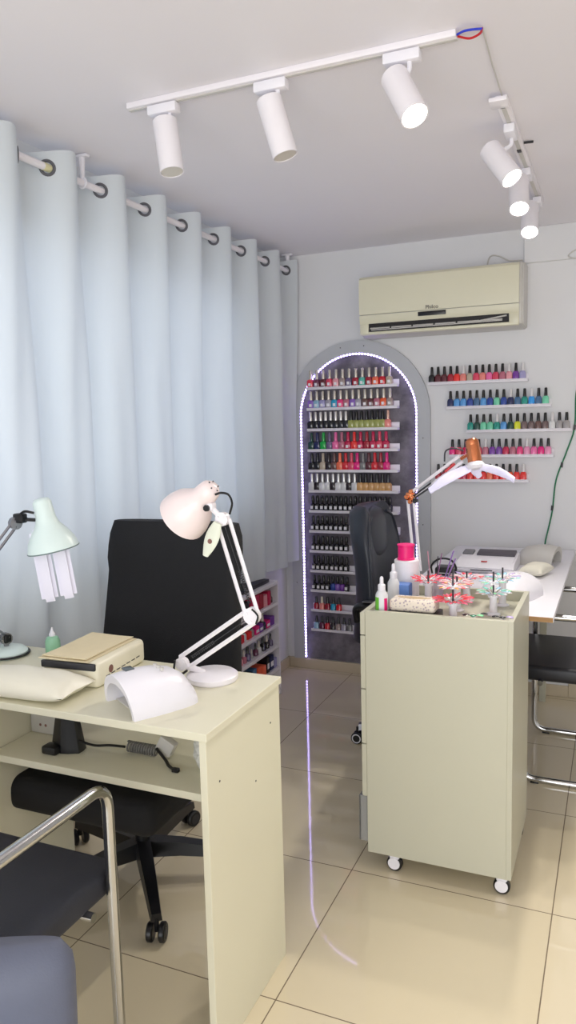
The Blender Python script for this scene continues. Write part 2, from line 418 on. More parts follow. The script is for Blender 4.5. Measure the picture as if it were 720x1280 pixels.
P = {'coral red': (235, 60, 85), 'plum': (110, 50, 80), 'maroon': (95, 35, 45), 'rose': (225, 70, 100), 'pale pink': (235, 160, 170), 'taupe': (165, 145, 140),
 'grey purple': (110, 95, 130), 'dark red': (170, 30, 50), 'turquoise': (90, 190, 170), 'orange coral': (250, 120, 85), 'red': (215, 30, 45), 'beige': (190, 175, 155),
 'pale blue': (150, 190, 215), 'lilac': (165, 160, 205), 'grey lilac': (170, 165, 180), 'sky blue': (40, 160, 200), 'hot pink': (240, 60, 130), 'dusty pink': (190, 110, 130),
 'violet': (140, 100, 190), 'brown': (110, 80, 75), 'navy': (30, 40, 90), 'black': (16, 16, 20), 'olive': (160, 165, 90), 'salmon': (240, 140, 130), 'green': (20, 170, 70),
 'dark green': (20, 70, 60), 'blue': (45, 75, 160), 'pink': (240, 110, 170), 'crimson': (200, 30, 80), 'scarlet': (240, 50, 45), 'grey': (130, 130, 130), 'magenta': (235, 30, 130),
 'gold': (215, 165, 105), 'white': (225, 225, 225), 'orange': (245, 100, 55), 'dark': (40, 28, 32), 'light blue': (90, 160, 225), 'mint': (120, 215, 175), 'teal': (30, 150, 135),
 'steel blue': (70, 110, 150), 'cyan blue': (50, 160, 240), 'yellow': (220, 225, 40), 'grey brown': (115, 95, 95), 'light grey': (165, 160, 160), 'purple': (120, 60, 160), 'light pink': (240, 150, 190)}
AL, AR = -1.555, -1.05
sy = YB - .009
# thirteen display shelves in the arch
rows = {
 1: ('gel', 'silver', ['coral red', 'plum', 'maroon', 'rose', 'pale pink', 'taupe', 'grey purple', 'dark red', 'turquoise', 'dark red', 'orange coral', 'red', 'beige']),
 2: ('gel', 'silver', ['violet', 'pale blue', 'lilac', 'grey lilac', 'sky blue', 'hot pink', 'dusty pink', 'violet', 'grey lilac', 'brown', 'maroon', 'dusty pink', 'orange', 'taupe']),
 3: ('gel', 'mix3', ['black'] * 8 + ['olive'] * 7 + ['salmon']),
 4: ('gel', 'same', ['dark green', 'navy', 'green', 'grey purple', 'pink', 'dusty pink', 'crimson', 'scarlet', 'crimson', 'dark red', 'crimson', 'rose', 'crimson']),
 5: ('gel', 'same', ['black', 'black', 'beige', 'dark', 'brown', 'orange coral', 'red', 'rose', 'magenta', 'grey', 'maroon', 'red', 'dark red', 'magenta']),
 6: ('gel', 'mix6', ['white'] * 9 + ['gold'] * 6),
 7: ('squat', 'black', ['black'] * 17),
 8: ('squat', 'black', ['black'] * 17), 9: ('squat', 'black', ['black'] * 17), 10: ('squat', 'black', ['black'] * 17), 11: ('squat', 'black', ['black'] * 4 + ['blue', 'violet', 'purple'] + ['black'] * 10),
 12: ('round', 'mix12', ['dark red', 'salmon', 'dark red', 'sky blue', 'red']),
 13: ('round', 'black', ['pale blue', 'plum', 'red', 'dark', 'taupe', 'grey lilac', 'grey']),
}
def ledge(name, x0, x1, z, label, cat='shelf', group=None, y=None, depth=.045):
    t = thing(name, label, cat, (x0, y or sy, z), 0, group); L_ = x1 - x0
    b = B(); box(b, (0, -depth, -.010), (L_, 0, 0), .002); box(b, (0, -depth, 0), (L_, -depth + .004, .005), .0015)
    obj('shelf_board', b, M_shelf, t)
    b = B(); box(b, (0, -.005, 0), (L_, 0, .030), .002, 2); obj('back_lip', b, M_shelf, t)
    return t
for i in range(1, 14):
    z = 1.577 - (i - 1) * .111
    nm = ORD[i] + (' from the top' if i > 1 else '')
    x0 = AL if i > 1 else AL + .0
    ledge('display_shelf', x0, AR, z, ('white ledge shelf in the arch, %s' % ('topmost' if i == 1 else ('lowest' if i == 13 else nm))), 'shelf', 'ledge shelves in the lit arch')
    kind, cap, cols = rows[i]
    n = len(cols)
    span = (AR - .028 - AL - .012)
    if i == 12: pitch = .0335; off = .027
    elif i == 13: pitch = .0325; off = .026
    elif i in (1, 2): pitch = span / (n - .3); off = .02
    elif i in (3, 6): pitch = span / (n + .1); off = .016
    elif i in (4, 5): pitch = (span - .01) / n; off = .018
    else: pitch = span / n; off = .018
    for k, c in enumerate(cols):
        # bottles hidden behind the leather chair are not in the picture
        if i in (8,) and 8 <= k <= 15: continue
        if i in (9, 10, 11) and k > 7: continue
        capc, metal, lab, kd = (18, 18, 20), False, False, kind
        if cap == 'silver': capc, metal, lab = (225, 218, 205), True, True
        elif cap == 'same': capc = P[c]; lab = True if c in ('rose', 'crimson') and i == 4 else False
        elif cap == 'mix3':
            if c == 'black': capc, metal = (235, 232, 228), True
            elif c == 'salmon': capc, metal = (220, 180, 160), True
        elif cap == 'mix6':
            if c == 'white': capc, metal = (225, 225, 222), True; lab = False
            if c == 'white' and k % 3 == 1: c = 'dark'
        elif cap == 'mix12' and c == 'salmon': capc = (235, 225, 200)
        elif cap == 'black': lab = (c == 'black')
        rgb = P[c]
        s = 1.0
        if kind == 'squat': s = 1.2
        elif kind == 'gel': s = 1.1
        x = AL + off + pitch * k
        capn = 'silver capped' if metal else ('black capped' if sum(capc) < 90 and c != 'black' else ('' if cap == 'same' or c == 'black' else 'pale capped'))
        cn = {'dark': 'near black'}.get(c, c)
        pos = 'leftmost' if k == 0 else ('rightmost' if k == n - 1 else ORD[k + 1] + ' from left')
        sh = 'top arch shelf' if i == 1 else ('lowest arch shelf' if i == 13 else ORD[i] + ' arch shelf from top')
        if i == 8 and k == 16: pos = 'right of the leather chair,'
        lb = ' '.join(('%s %s nail polish bottle, %s on %s' % (capn, cn, pos, sh)).split()).replace(', on', ' on').replace(',, ', ', ')
        bottle(kd, x, sy - .024, z + .0005, rgb, capc, lb, 'nail polish bottles on the arch shelves', lab and kd != 'round', metal, s)
# wall shelves to the right
wall_rows = [
 (-.894, -.408, 1.576, ['black', 'maroon', 'maroon', 'dark red', 'scarlet', 'salmon', 'beige', 'rose', 'salmon', 'pink', 'rose', 'dusty pink', 'pale pink', 'purple', 'lilac'], (5, 12, 14)),
 (-.800, -.299, 1.452, ['navy', 'light blue', 'light blue', 'blue', 'steel blue', 'light blue', 'blue', 'mint', 'blue', 'navy', 'steel blue', 'teal', 'cyan blue', 'steel blue', 'mint'], (9, 12)),
 (-.700, -.203, 1.333, ['teal', 'dark green', 'mint', 'mint', 'teal', 'light blue', 'dark green', 'yellow', 'grey brown', 'grey brown', 'brown', 'grey brown', 'white', 'light grey', 'light grey'], (4, 12)),
 (-.790, -.284, 1.210, ['magenta', 'rose', 'crimson', 'pink', 'rose', 'dusty pink', 'purple', 'purple', 'crimson', 'dusty pink', 'hot pink', 'light pink', 'pink', 'magenta', 'light pink'], (5, 11)),
 (-.862, -.398, 1.086, ['dark red', 'dark red', 'red', 'red', 'crimson', 'scarlet', 'scarlet', 'scarlet', 'orange coral', 'scarlet', 'scarlet', 'orange', 'scarlet', 'scarlet'], (13,)),
]
WN = ['top', 'second', 'middle', 'fourth', 'lowest']
for r, (x0, x1, z, cols, clear) in enumerate(wall_rows):
    t = ledge('wall_shelf', x0, x1, z, 'white ledge shelf on the wall below the air conditioner, %s of five' % ('topmost' if r == 0 else 'lowest' if r == 4 else ['', 'second', 'third', 'fourth'][r] + ' down'), 'shelf', 'ledge shelves on the white wall', y=YB - .0005)
    n = len(cols); pitch = (x1 - x0 - .012) / n
    for k, c in enumerate(cols):
        cc = (225, 222, 222) if k in clear else (18, 18, 20)
        pos = 'leftmost' if k == 0 else ('rightmost' if k == n - 1 else ORD[k + 1] + ' from left')
        lb = '%s nail polish bottle, %s cap, %s on the %s wall shelf' % (c, 'clear' if k in clear else 'black', pos, WN[r])
        bottle('round', x0 + .018 + pitch * k, YB - .026, z + .0005, P[c], cc, lb, 'nail polish bottles on the wall shelves', s=1.1)

# ------------------------------------------------------------------ air conditioner
ac = thing('air_conditioner', 'cream split air conditioner mounted high on the white back wall', 'air conditioner', (-.8175, YB, 1.815))
W = .3875
b = B()
prof = [(-.001, .0), (-.13, .0), (-.165, .012), (-.175, .05), (-.177, .27), (-.165, .288), (-.14, .295), (-.001, .295)]
prism(b, prof, -W - .002, W + .012)
bmesh.ops.bevel(b, geom=[e for e in b.edges if abs(e.verts[0].co.x - e.verts[1].co.x) < 1e-5 and e.verts[0].co.y < -.05], offset=.008, segments=3, affect='EDGES')
obj('casing', b, M_greyw, ac, angle=40)
b = B(); prism(b, [(-.172, .105), (-.186, .105), (-.190, .15), (-.190, .24), (-.186, .275), (-.172, .288)], -W, W - .006)
obj('front_panel', b, M_cream, ac, angle=30)
b = B(); prism(b, [(-.172, .101), (-.186, .101), (-.184, .07), (-.176, .058), (-.165, .055)], -W, W - .006)
box(b, (-W, -.18, .012), (-W + .045, -.14, .06), .004); box(b, (W - .051, -.18, .012), (W - .006, -.14, .06), .004)
box(b, (-W, -.178, .006), (W - .006, -.13, .022), .005)
obj('lower_panel', b, M_cream, ac, angle=30)
b = B(); box(b, (-W + .046, -.1775, .021), (W - .052, -.16, .062)); obj('air_outlet', b, M_hole, ac, smooth=False)
b = B()
for k in range(6):
    x0 = -W + .055 + k * .108; box(b, (x0, -.187, .034), (x0 + .1, -.178, .039), .001, rot=Euler((.5, 0, 0)).to_matrix())
tube(b, [(-W + .06, -.184, .028), (W - .08, -.184, .030)], .0025, 6)
obj('louver', b, M_greyw, ac)
b = B(); tube(b, [(W - .19, -.186, .034), (W - .06, -.190, .05)], .0035, 6); obj('loose_louver', b, M_greyw, ac)
b = B(); box(b, (-.09, -.189, .078), (.045, -.184, .098), .001); obj('display_window', b, M_black, ac)
text('Philco', .026, mat('dark_logo_print', (50, 45, 50), .5), ac, 'brand_lettering', (-.022, -.1885, .117), (PI / 2, 0, 0))
b = B(); tube(b, spline([(-.605, YB - .012, 2.118), (-.603, YB - .014, 2.15), (-.585, YB - .026, 2.172), (-.545, YB - .026, 2.165), (-.50, YB - .026, 2.14), (-.44, YB - .026, 2.137)]), .0035, 8)
tag(obj('power_cable', b, M_greyw), 'thin pale cable looping above the air conditioner', 'cable')
b = B(); tube(b, spline([(-.1, YB - .026, 2.19), (-.2, YB - .026, 2.16), (-.235, YB - .026, 2.135), (-.2, YB - .026, 2.12), (-.1, YB - .026, 2.118)]), .003, 8)
tag(obj('wall_cable', b, M_greyw), 'short pale cable curling at the right edge high on the wall', 'cable')
b = B(); tube(b, spline([(-.178, YB - .006, 1.56), (-.191, YB - .006, 1.488), (-.195, YB - .006, 1.337), (-.229, YB - .006, 1.222), (-.274, YB - .006, 1.087), (-.29, YB - .006, .93), (-.318, YB - .008, .79), (-.318, YB - .02, .762)]), .0035, 8)
for p in ((-.195, YB - .008, 1.34), (-.25, YB - .008, 1.16), (-.291, YB - .008, .95)): cyl(b, (p[0], p[1], p[2] - .012), (p[0] + .002, p[1], p[2] + .012), .0055, 8, mi=1)
tag(obj('green_cord', b, [M_cordg, M_black]), 'thin green cord hanging down the white wall to the right desk', 'cord')

# ------------------------------------------------------------------ curtains
RX, RZ = -1.635, 2.195
PER, H0 = .2635, 1.965
def cx(y, z, seed=0):
    t = (RZ - z)
    ph = 2 * PI * (y - H0) / PER
    a = .048 - .020 * min(1, max(0, t) / .7)
    w = math.sin(ph + .35 * math.sin(2.3 * y + seed) * min(1, t))
    w = w + .30 * math.sin(2 * ph + 1.2 + seed + .8 * math.sin(1.7 * z + y)) * min(1, t * 1.5) + .3 * math.sin(5.1 * y + seed) * min(1, t)
    small = .0035 * math.sin(19 * y + 3.1 * z + seed) * min(1, t * 2) + .003 * math.sin(47 * y - 2.3 * z) * min(1, t * 2)
    x = RX + max(-.058, min(.062, a * w + small))
    k = max(0, min(1, (1.0 - z) / .22)) * max(0, min(1, (1.86 - y) / .12))
    return x * (1 - k) + (RX - .035 + .25 * (x - RX)) * k
def curtain(y0, y1, zb, label, seed, dx=0.0):
    t = thing('curtain', label, 'curtain', (RX, (y0 + y1) / 2, RZ), 0, 'white eyelet curtains on the rod')
    holes = [(y, s) for k in range(-6, 16) for s, y in ((1, H0 + PER * k), (-1, H0 + PER * (k + .5))) if y0 + .03 < y < y1 - .03]
    ny = int((y1 - y0) / .0075); zs = []
    z = RZ + .058
    while z > RZ - .05: zs.append(z); z -= .006
    while z > zb: zs.append(z); z -= .035
    zs.append(zb)
    b = B(); G = []
    cy0 = (y0 + y1) / 2
    for z in zs:
        row = []
        for i in range(ny + 1):
            y = y0 + (y1 - y0) * i / ny
            ph = 2 * PI * (y - H0) / PER
            zt = z
            if z > RZ + .02: zt = RZ + .02 + (z - RZ - .02) * (.75 + .3 * math.sin(ph))
            if z == zb: zt = z + .006 * math.sin(9 * y)
            row.append(b.verts.new((cx(y, z, seed) - RX + dx * min(1, (RZ - z)) if z < RZ else cx(y, RZ, seed) - RX, y - cy0, zt - RZ)))
        G.append(row)
    for j in range(len(zs) - 1):
        for i in range(ny):
            yc = y0 + (y1 - y0) * (i + .5) / ny; zc = (zs[j] + zs[j + 1]) / 2
            if any(((yc - h) * 1.5) ** 2 + (zc - RZ) ** 2 < .019 ** 2 for h, s in holes): continue
            b.faces.new((G[j][i], G[j][i + 1], G[j + 1][i + 1], G[j + 1][i]))
    obj('curtain_cloth', b, M_curt, t, angle=80)
    for h, s in holes:
        sl = s * .048 * 2 * PI / PER
        b = B(); torus(b, (0, 0, 0), (1, -sl, 0), .021, .005, 20, 6)
        obj('eyelet', b, mat('dark_grey_eyelet', (92, 92, 98), .4), t, (0, h - cy0, 0))
    return t
curtain(1.1, 2.118, .60, 'nearer white eyelet curtain, hanging behind the mint green desk lamp', .4)
curtain(2.135, 3.86, .632, 'long white eyelet curtain running from the rod bracket to the back corner', 2.1)
rod = thing('curtain_rod', 'white curtain rod close under the ceiling along the left wall', 'curtain rod', (RX, 2.4, RZ))
b = B(); cyl(b, (0, -1.5, 0), (0, 1.48, 0), .0115, 14); obj('pole', b, M_whitem, rod)
b = B(); cyl(b, (0, -.455, 0), (0, -.40, 0), .0122, 14); obj('tape_wrap', b, mat('yellowed_tape', (226, 220, 176), .6), rod)
for yy in (2.135, 3.83):
    b = B(); cyl(b, (0, yy - 2.4, .012), (0, yy - 2.4, .078), .0075, 10, r2=.012); box(b, (-.028, yy - 2.4 - .012, .078), (.028, yy - 2.4 + .012, .0885), .004); torus(b, (0, yy - 2.4, 0), (0, 1, 0), .0145, .0045, 18, 8)
    obj('ceiling_bracket', b, M_white, rod)

# ------------------------------------------------------------------ track lights
def rail(y0, y1, x, along, label):
    t = thing('lighting_track', label, 'lighting track', (x, y0, ZC), 0)
    return t
tr = thing('lighting_track', 'long white ceiling track holding three spotlights, wires at its right end', 'lighting track', (-1.27, 1.885, ZC))
b = B(); box(b, (0, -.017, -.016), (.905, .017, -.0002), .002); box(b, (0, -.006, -.0185), (.905, .006, -.0158), .0005, 1, 1); obj('rail', b, [M_whitem, M_greyw], tr)
b = B(); tube(b, spline([(.905, .004, -.009), (.93, .022, -.011), (.955, .012, -.010), (.963, -.008, -.009)]), .0028, 6); obj('red_wire', b, M_red, tr)
b = B(); tube(b, spline([(.905, -.004, -.009), (.925, -.02, -.012), (.945, -.016, -.011), (.963, -.006, -.009)]), .0028, 6); obj('blue_wire', b, M_blue, tr)
b = B(); tube(b, [(.963, -.006, -.006), (.955, .2, -.004), (.952, .40, -.006)], .0022, 6); obj('feed_wire', b, M_greyw, tr)
tr2 = thing('lighting_track', 'shorter white ceiling track running toward the back wall with three lit spotlights', 'lighting track', (-.322, 2.29, ZC))
b = B(); box(b, (-.0165, 0, -.016), (.0165, 1.14, -.0002), .002); box(b, (-.006, 0, -.0185), (.006, 1.14, -.0158), .0005, 1, 1); obj('rail', b, [M_whitem, M_greyw], tr2)
b = B(); box(b, (-.03, -.03, -.026), (.02, .03, -.014), .003); obj('end_feed', b, M_whitem, tr2)
b = B()
for y in (.02, .21, .42, .66): box(b, (-.008, y, -.0215), (.006, y + .025, -.017), .002)
obj('contact_clip', b, M_dark, tr2)
b = B(); tube(b, [(.017, .40, -.006), (.045, .41, -.004)], .004, 6); obj('screw_fixing', b, M_dark, tr2)
def spot(x, y, top, face, alongx, label, lit, watt):
    t = thing('spotlight', label, 'spotlight', (x, y, ZC - .0188), 0, 'white cylinder spotlights on the ceiling tracks')
    o = V((x, y, ZC - .0188)); a = V(top) - o; f = V(face) - o; d = (f - a).normalized()
    b = B()
    if alongx: box(b, (-.045, -.016, -.026), (.045, .016, -.0002), .004)
    else: box(b, (-.016, -.045, -.026), (.016, .045, -.0002), .004)
    obj('track_adapter', b, M_white, t)
    b = B(); st = V((.018 if alongx else 0, 0 if alongx else .018, -.025)); tube(b, fillet([st, st + V((0, 0, -.02)), a + d * .03], .01), .006, 8); obj('stem', b, M_white, t)
    b = B(); mx = Matrix.Translation(a) @ d.to_track_quat('Z', 'Y').to_matrix().to_4x4(); L_ = (f - a).length; r = .0335
    lathe(b, [(0, 0), (r - .003, 0), (r, .003), (r, L_), (r - .003, L_), (r - .004, L_ - .006), (0, L_ - .006)], 28, mx); obj('lamp_body', b, M_whitem, t)
    b = B(); lathe(b, [(0, L_ - .0055), (r - .0045, L_ - .0055), (r - .0045, L_ - .0015), (0, L_ - .0005)], 28, mx); obj('lens', b, M_spotface if lit else M_unlit, t)
    if lit:
        ld = bpy.data.lights.new('spot_beam', 'SPOT'); ld.energy = watt; ld.color = (1, .945, .87); ld.spot_size = math.radians(110); ld.spot_blend = .8; ld.shadow_soft_size = .03
        lo = bpy.data.objects.new('spot_beam', ld); C.objects.link(lo); lo.parent = t; lo.location = f + d * .012
        lo.rotation_euler = d.to_track_quat('-Z', 'Y').to_euler()
SW = 23
spot(-1.16, 1.885, (-1.162, 1.89, 2.228), (-1.138, 1.879, 2.085), True, 'unlit white spotlight nearest the curtain, leftmost on the long track', False, 0)
spot(-.838, 1.885, (-.846, 1.885, 2.225), (-.806, 1.893, 2.08), True, 'white spotlight at the middle of the long track', False, 0)
spot(-.495, 1.885, (-.515, 1.885, 2.215), (-.453, 1.835, 2.098), True, 'lit white spotlight at the right end of the long track', True, SW)
spot(-.322, 2.50, (-.385, 2.50, 2.215), (-.312, 2.462, 2.108), False, 'lit white spotlight nearest the camera on the shorter track', True, SW)
spot(-.322, 2.95, (-.345, 2.90, 2.225), (-.333, 2.825, 2.108), False, 'lit white spotlight, middle one on the shorter track', True, SW)
spot(-.322, 3.34, (-.345, 3.275, 2.225), (-.337, 3.195, 2.108), False, 'lit white spotlight nearest the back wall', True, SW)

# ------------------------------------------------------------------ manicure desk (left)
DZ = .76
dk = thing('manicure_desk', 'cream laminate manicure desk with open shelf, standing front left', 'desk', (-1.2, 1.51, 0))
def L1(x, y, z): return V((x + 1.2, y - 1.51, z))
b = B(); box(b, L1(-1.64, 1.315, DZ - .018), L1(-.77, 1.70, DZ), .0012, 1); obj('desktop', b, M_desk, dk, smooth=False)
b = B(); box(b, L1(-.793, 1.322, 0), L1(-.776, 1.697, DZ - .0185), .001, 1)
obj('side_panel', b, M_desk, dk, smooth=False)
b = B()
for y, z in ((1.375, .63), (1.55, .55), (1.64, .66)): cyl(b, L1(-.777, y, z), L1(-.7752, y, z), .0025, 8)
obj('screw_cap', b, M_dark, dk)
b = B(); box(b, L1(-1.475, 1.322, 0), L1(-1.458, 1.697, DZ - .0185), .001, 1); obj('side_panel', b, M_desk, dk, smooth=False)
b = B(); box(b, L1(-1.457, 1.40, .558), L1(-.794, 1.69, .576), .001, 1); obj('shelf', b, M_desk, dk, smooth=False)

# ---- pale pink anglepoise lamp on the desk
def anglepoise(t, joints, bar_m, knob=.012, gap=.014, side=V((0, 1, 0)), spring=True, bar=.0045):
    """joints: base pivot, elbow, head pivot (local)"""
    for j in range(2):
        a, e = joints[j], joints[j + 1]; d = (e - a).normalized(); up = d.cross(side).normalized()
        b = B()
        for s in (-1, 1):
            tube(b, [a + up * gap * s + d * .004, e + up * gap * s - d * .004], bar, 4, 0, flat=1.0)
        obj('arm_bars', b, bar_m, t, smooth=False)
        if spring:
            b = B(); c0 = a + d * .03; c1 = a + d * min(.11, (e - a).length * .5); n = 60; pts = []
            for k in range(n + 1):
                q = k / n; an = q * 2 * PI * 14; p = c0.lerp(c1, q) + side * .006
                pts.append(p + up * math.cos(an) * .004 + side * math.sin(an) * .004)
            tube(b, pts, .0012, 4); tube(b, [c1 + side * .006, e - d * .02], .0012, 4)
            obj('spring', b, M_dark, t)
    for k, p in enumerate(joints):
        b = B(); r = .021 if k == 1 else .017
        cyl(b, p - side * .008, p + side * .008, r, 12)
        for q in range(3):
            an = q * 2.1 + .5; u = V((math.cos(an), 0, math.sin(an))); w = u - side * u.dot(side)
            cyl(b, p - side * .011 + w * r * .6, p + side * .011 + w * r * .6, .0032, 8)
        obj('joint_plate', b, bar_m, t)
pl_ = thing('desk_lamp', 'pale pink articulated desk lamp on a round base, right side of the near desk', 'lamp', (-.925, 1.622, DZ))
def LP(x, y, z): return V((x + .925, y - 1.622, z - DZ))
b = B(); lathe(b, [(0, 0), (.062, 0), (.065, .004), (.065, .014), (.058, .019), (0, .022)], 36); obj('lamp_base', b, M_whitem, pl_)
b = B(); tube(b, [V((-.02, -.005, .016)), LP(-.975, 1.605, .79), LP(-.998, 1.6, .80)], .009, 10); obj('base_post', b, M_whitem, pl_)
J = [LP(-.998, 1.6, .800), LP(-.797, 1.6, .940), LP(-.868, 1.6, 1.172)]
anglepoise(pl_, J, M_whitem, gap=.017, bar=.0055)
b = B(); tube(b, fillet([LP(-1.01, 1.585, .812), LP(-1.012, 1.58, .785), LP(-.99, 1.58, .778), LP(-.975, 1.585, .79)], .01), .003, 6)
obj('power_cable', b, M_black, pl_)
b = B(); tube(b, spline([LP(-.79, 1.585, .96), LP(-.775, 1.585, .945), LP(-.78, 1.585, .925)]), .0025, 6)
obj('elbow_cable', b, M_black, pl_)
b = B(); hp = LP(-.905, 1.6, 1.205); tube(b, [J[2], hp], .007, 8); box(b, hp + V((-.002, -.012, -.012)), hp + V((.016, .012, .006)), .004); obj('head_bracket', b, M_whitem, pl_)
b = B(); cyl(b, hp + V((.002, -.018, -.006)), hp + V((.002, -.010, -.006)), .008, 8); obj('clamp_knob', b, M_black, pl_)
ax = V((-.80, .18, -.62)).normalized(); top = LP(-.896, 1.6, 1.245)
mx = Matrix.Translation(top) @ ax.to_track_quat('Z', 'Y').to_matrix().to_4x4()
b = B(); lathe(b, [(0, -.012), (.016, -.010), (.026, .002), (.029, .02), (.030, .040), (.040, .055), (.056, .078), (.064, .105), (.0655, .125), (.063, .125), (.060, .105), (.050, .08), (.032, .058), (0, .056)], 36, mx); obj('lamp_shade', b, M_pinkw, pl_, angle=60)
b = B()
for q in range(5):
    p = mx @ V((.014 * math.cos(q * 1.3 + 2), .014 * math.sin(q * 1.3 + 2), -.0105)); cyl(b, p, p + ax * -.002, .002, 6)
obj('vent_hole', b, M_dark, pl_)
b = B(); mm = mx @ V((0, 0, .1)); lathe(b, [(0, .057), (.014, .06), (.016, .075), (.027, .09), (.027, .105), (.018, .118), (0, .122)], 20, mx); obj('bulb', b, M_tube, pl_)
b = B(); tube(b, spline([LP(-.880, 1.59, 1.232), LP(-.865, 1.59, 1.236), LP(-.845, 1.59, 1.232), LP(-.836, 1.59, 1.212), LP(-.846, 1.595, 1.185)]), .0028, 6); obj('head_cable', b, M_black, pl_)
b = B(); g0 = LP(-.872, 1.582, 1.165); g1 = LP(-.905, 1.575, 1.085)
d = (g1 - g0).normalized(); s_ = d.cross(V((0, 1, 0))).normalized()
rg = []
for k in range(9):
    q = k / 8; w = .006 + .0125 * math.sin(PI * min(1, q * .85 + .12)); c = g0.lerp(g1, q)
    rg.append([c + s_ * w * math.cos(a * PI / 5) + V((0, 1, 0)) * .005 * math.sin(a * PI / 5) for a in range(10)])
loft(b, rg); obj('plastic_grip', b, mat('pale_green_white_plastic', (222, 226, 208), .4), pl_)
b = B(); gm = g0.lerp(g1, .55) + V((0, -.0052, 0)); cyl(b, gm, gm + V((0, -.0008, 0)), .006, 12); obj('grip_emblem', b, M_mark, pl_)

# ---- mint desk lamp, left
ml = thing('desk_lamp', 'mint green desk lamp with two frosted tubes at the left edge', 'lamp', (-1.585, 1.61, DZ))
def LM(x, y, z): return V((x + 1.585, y - 1.61, z - DZ))
b = B(); lathe(b, [(0, 0), (.056, 0), (.058, .003), (.058, .012), (.05, .02), (.02, .026), (0, .027)], 36); obj('lamp_base', b, M_mint, ml)
b = B(); torus(b, (0, 0, .006), (0, 0, 1), .0615, .0032, 36, 6); obj('power_cable', b, M_black, ml)
b = B(); cyl(b, (0, 0, .025), (0, 0, .045), .007, 10); obj('base_post', b, M_steel, ml)
J = [LM(-1.585, 1.61, .808), LM(-1.545, 1.40, .955), LM(-1.470, 1.555, 1.150)]
anglepoise(ml, J, M_steel, gap=.008, side=V((.93, -.36, 0)), spring=False, bar=.004)
for p in J[:2]:
    b = B(); box(b, p - V((.012, .012, .012)), p + V((.012, .012, .012)), .004); obj('hinge', b, M_black, ml)
b = B()
p = LM(-1.455, 1.56, 1.16); box(b, p - V((.018, .012, .010)), p + V((.014, .012, .016)), .005); tube(b, spline([p + V((0, -.005, .012)), p + V((.02, -.005, .022)), p + V((.045, 0, .018))]), .0035, 6); tube(b, [p, p + V((.045, .01, -.002))], .005, 6)
obj('hinge', b, M_black, ml)
top = LM(-1.400, 1.58, 1.214); ax = V((.14, .10, -.98)).normalized()
xa = V((.72, .69, 0)); xa = (xa - ax * xa.dot(ax)).normalized(); ya = ax.cross(xa)
mx = Matrix.Translation(top) @ Matrix((xa, ya, ax)).transposed().to_4x4()
b = B(); lathe(b, [(0, -.003), (.018, 0), (.024, .008), (.026, .05), (.032, .07), (.048, .09), (.062, .115), (.068, .138), (.066, .139), (.060, .118), (.045, .094), (.028, .078), (0, .076)], 36, mx); obj('lamp_shade', b, M_mint, ml, angle=60)
b = B(); torus(b, mx @ V((0, 0, .1385)), ax, .0672, .0018, 36, 6); obj('shade_rim', b, mat('dark_teal_rim', (110, 130, 128), .5), ml)  # ring round the lampshade's lower edge, darker teal than the enamel
for s in (-1, 1):
    b = B(); q = mx @ Matrix.Translation((s * .022, 0, .0)); 
    t_ = bmesh.new(); bmesh.ops.create_cube(t_, size=1); bmesh.ops.scale(t_, vec=(.044, .024, .20), verts=t_.verts)
    bmesh.ops.bevel(t_, geom=list(t_.edges), offset=.010, segments=4, affect='EDGES')
    yaw_ = Matrix.Rotation(math.radians(8), 4, 'Z') @ Matrix.Rotation(math.radians(-3), 4, 'Y')
    addbm(b, t_, 0, mx @ yaw_ @ Matrix.Translation((s * .0245, 0, .178))); obj('lamp_tube', b, M_tube, ml)

# ---- green bottle
gb = thing('squeeze_bottle', 'small pale green bottle with white pointed cap near the curtain', 'bottle', (-1.472, 1.672, DZ))
b = B(); lathe(b, [(0, 0), (.019, 0), (.021, .003), (.021, .034), (.016, .046), (.008, .050), (0, .050)], 24); obj('bottle_body', b, M_green, gb)
b = B(); lathe(b, [(0, .0495), (.009, .0495), (.009, .056), (.006, .060), (.0015, .074), (0, .075)], 16); obj('bottle_cap', b, M_white, gb)

# ---- dust collector box + towel + pillow
dc = thing('nail_dust_collector', 'cream plastic nail dust collector box under the folded towel', 'dust collector', (-1.243, 1.575, DZ), math.radians(4))
b = B(); box(b, (-.082, -.120, .0), (.082, .110, .066), .014, 4); obj('casing', b, M_creamw, dc)
b = B(); box(b, (-.080, -.1255, .046), (.076, -.116, .064), .003); obj('intake_edge', b, M_dark, dc)
b = B(); cyl(b, (.0815, -.062, .036), (.0826, -.062, .036), .010, 18); obj('emblem', b, M_mark, dc)
b = B()
for k in range(7): box(b, (.0812, -.085 + k * .024, .022 + k * .0005), (.0826, -.068 + k * .024, .0245 + k * .0005))
obj('side_slot', b, M_dark, dc)
b = B()
def cloth_sheet(b, x0, x1, y0, y1, z, th, amp, seed):
    nx, ny = 16, 20; T = []; Bt = []
    for j in range(ny + 1):
        rt, rb = [], []
        for i in range(nx + 1):
            x = x0 + (x1 - x0) * i / nx; y = y0 + (y1 - y0) * j / ny
            w = amp * (math.sin(30 * x + seed) * math.cos(22 * y + seed))
            e = min(i, nx - i, j, ny - j); ed = .002 * (1 - min(1, e / 2))
            rt.append(b.verts.new((x, y, z + th + w - ed))); rb.append(b.verts.new((x, y, z + ed * .3)))
        T.append(rt); Bt.append(rb)
    for j in range(ny):
        for i in range(nx):
            b.faces.new((T[j][i], T[j][i + 1], T[j + 1][i + 1], T[j + 1][i])); b.faces.new((Bt[j][i], Bt[j + 1][i], Bt[j + 1][i + 1], Bt[j][i + 1]))
    for i in range(nx):
        for j in (0, ny): b.faces.new((T[j][i], T[j][i + 1], Bt[j][i + 1], Bt[j][i]))
    for j in range(ny):
        for i in (0, nx): b.faces.new((T[j][i], T[j + 1][i], Bt[j + 1][i], Bt[j][i]))
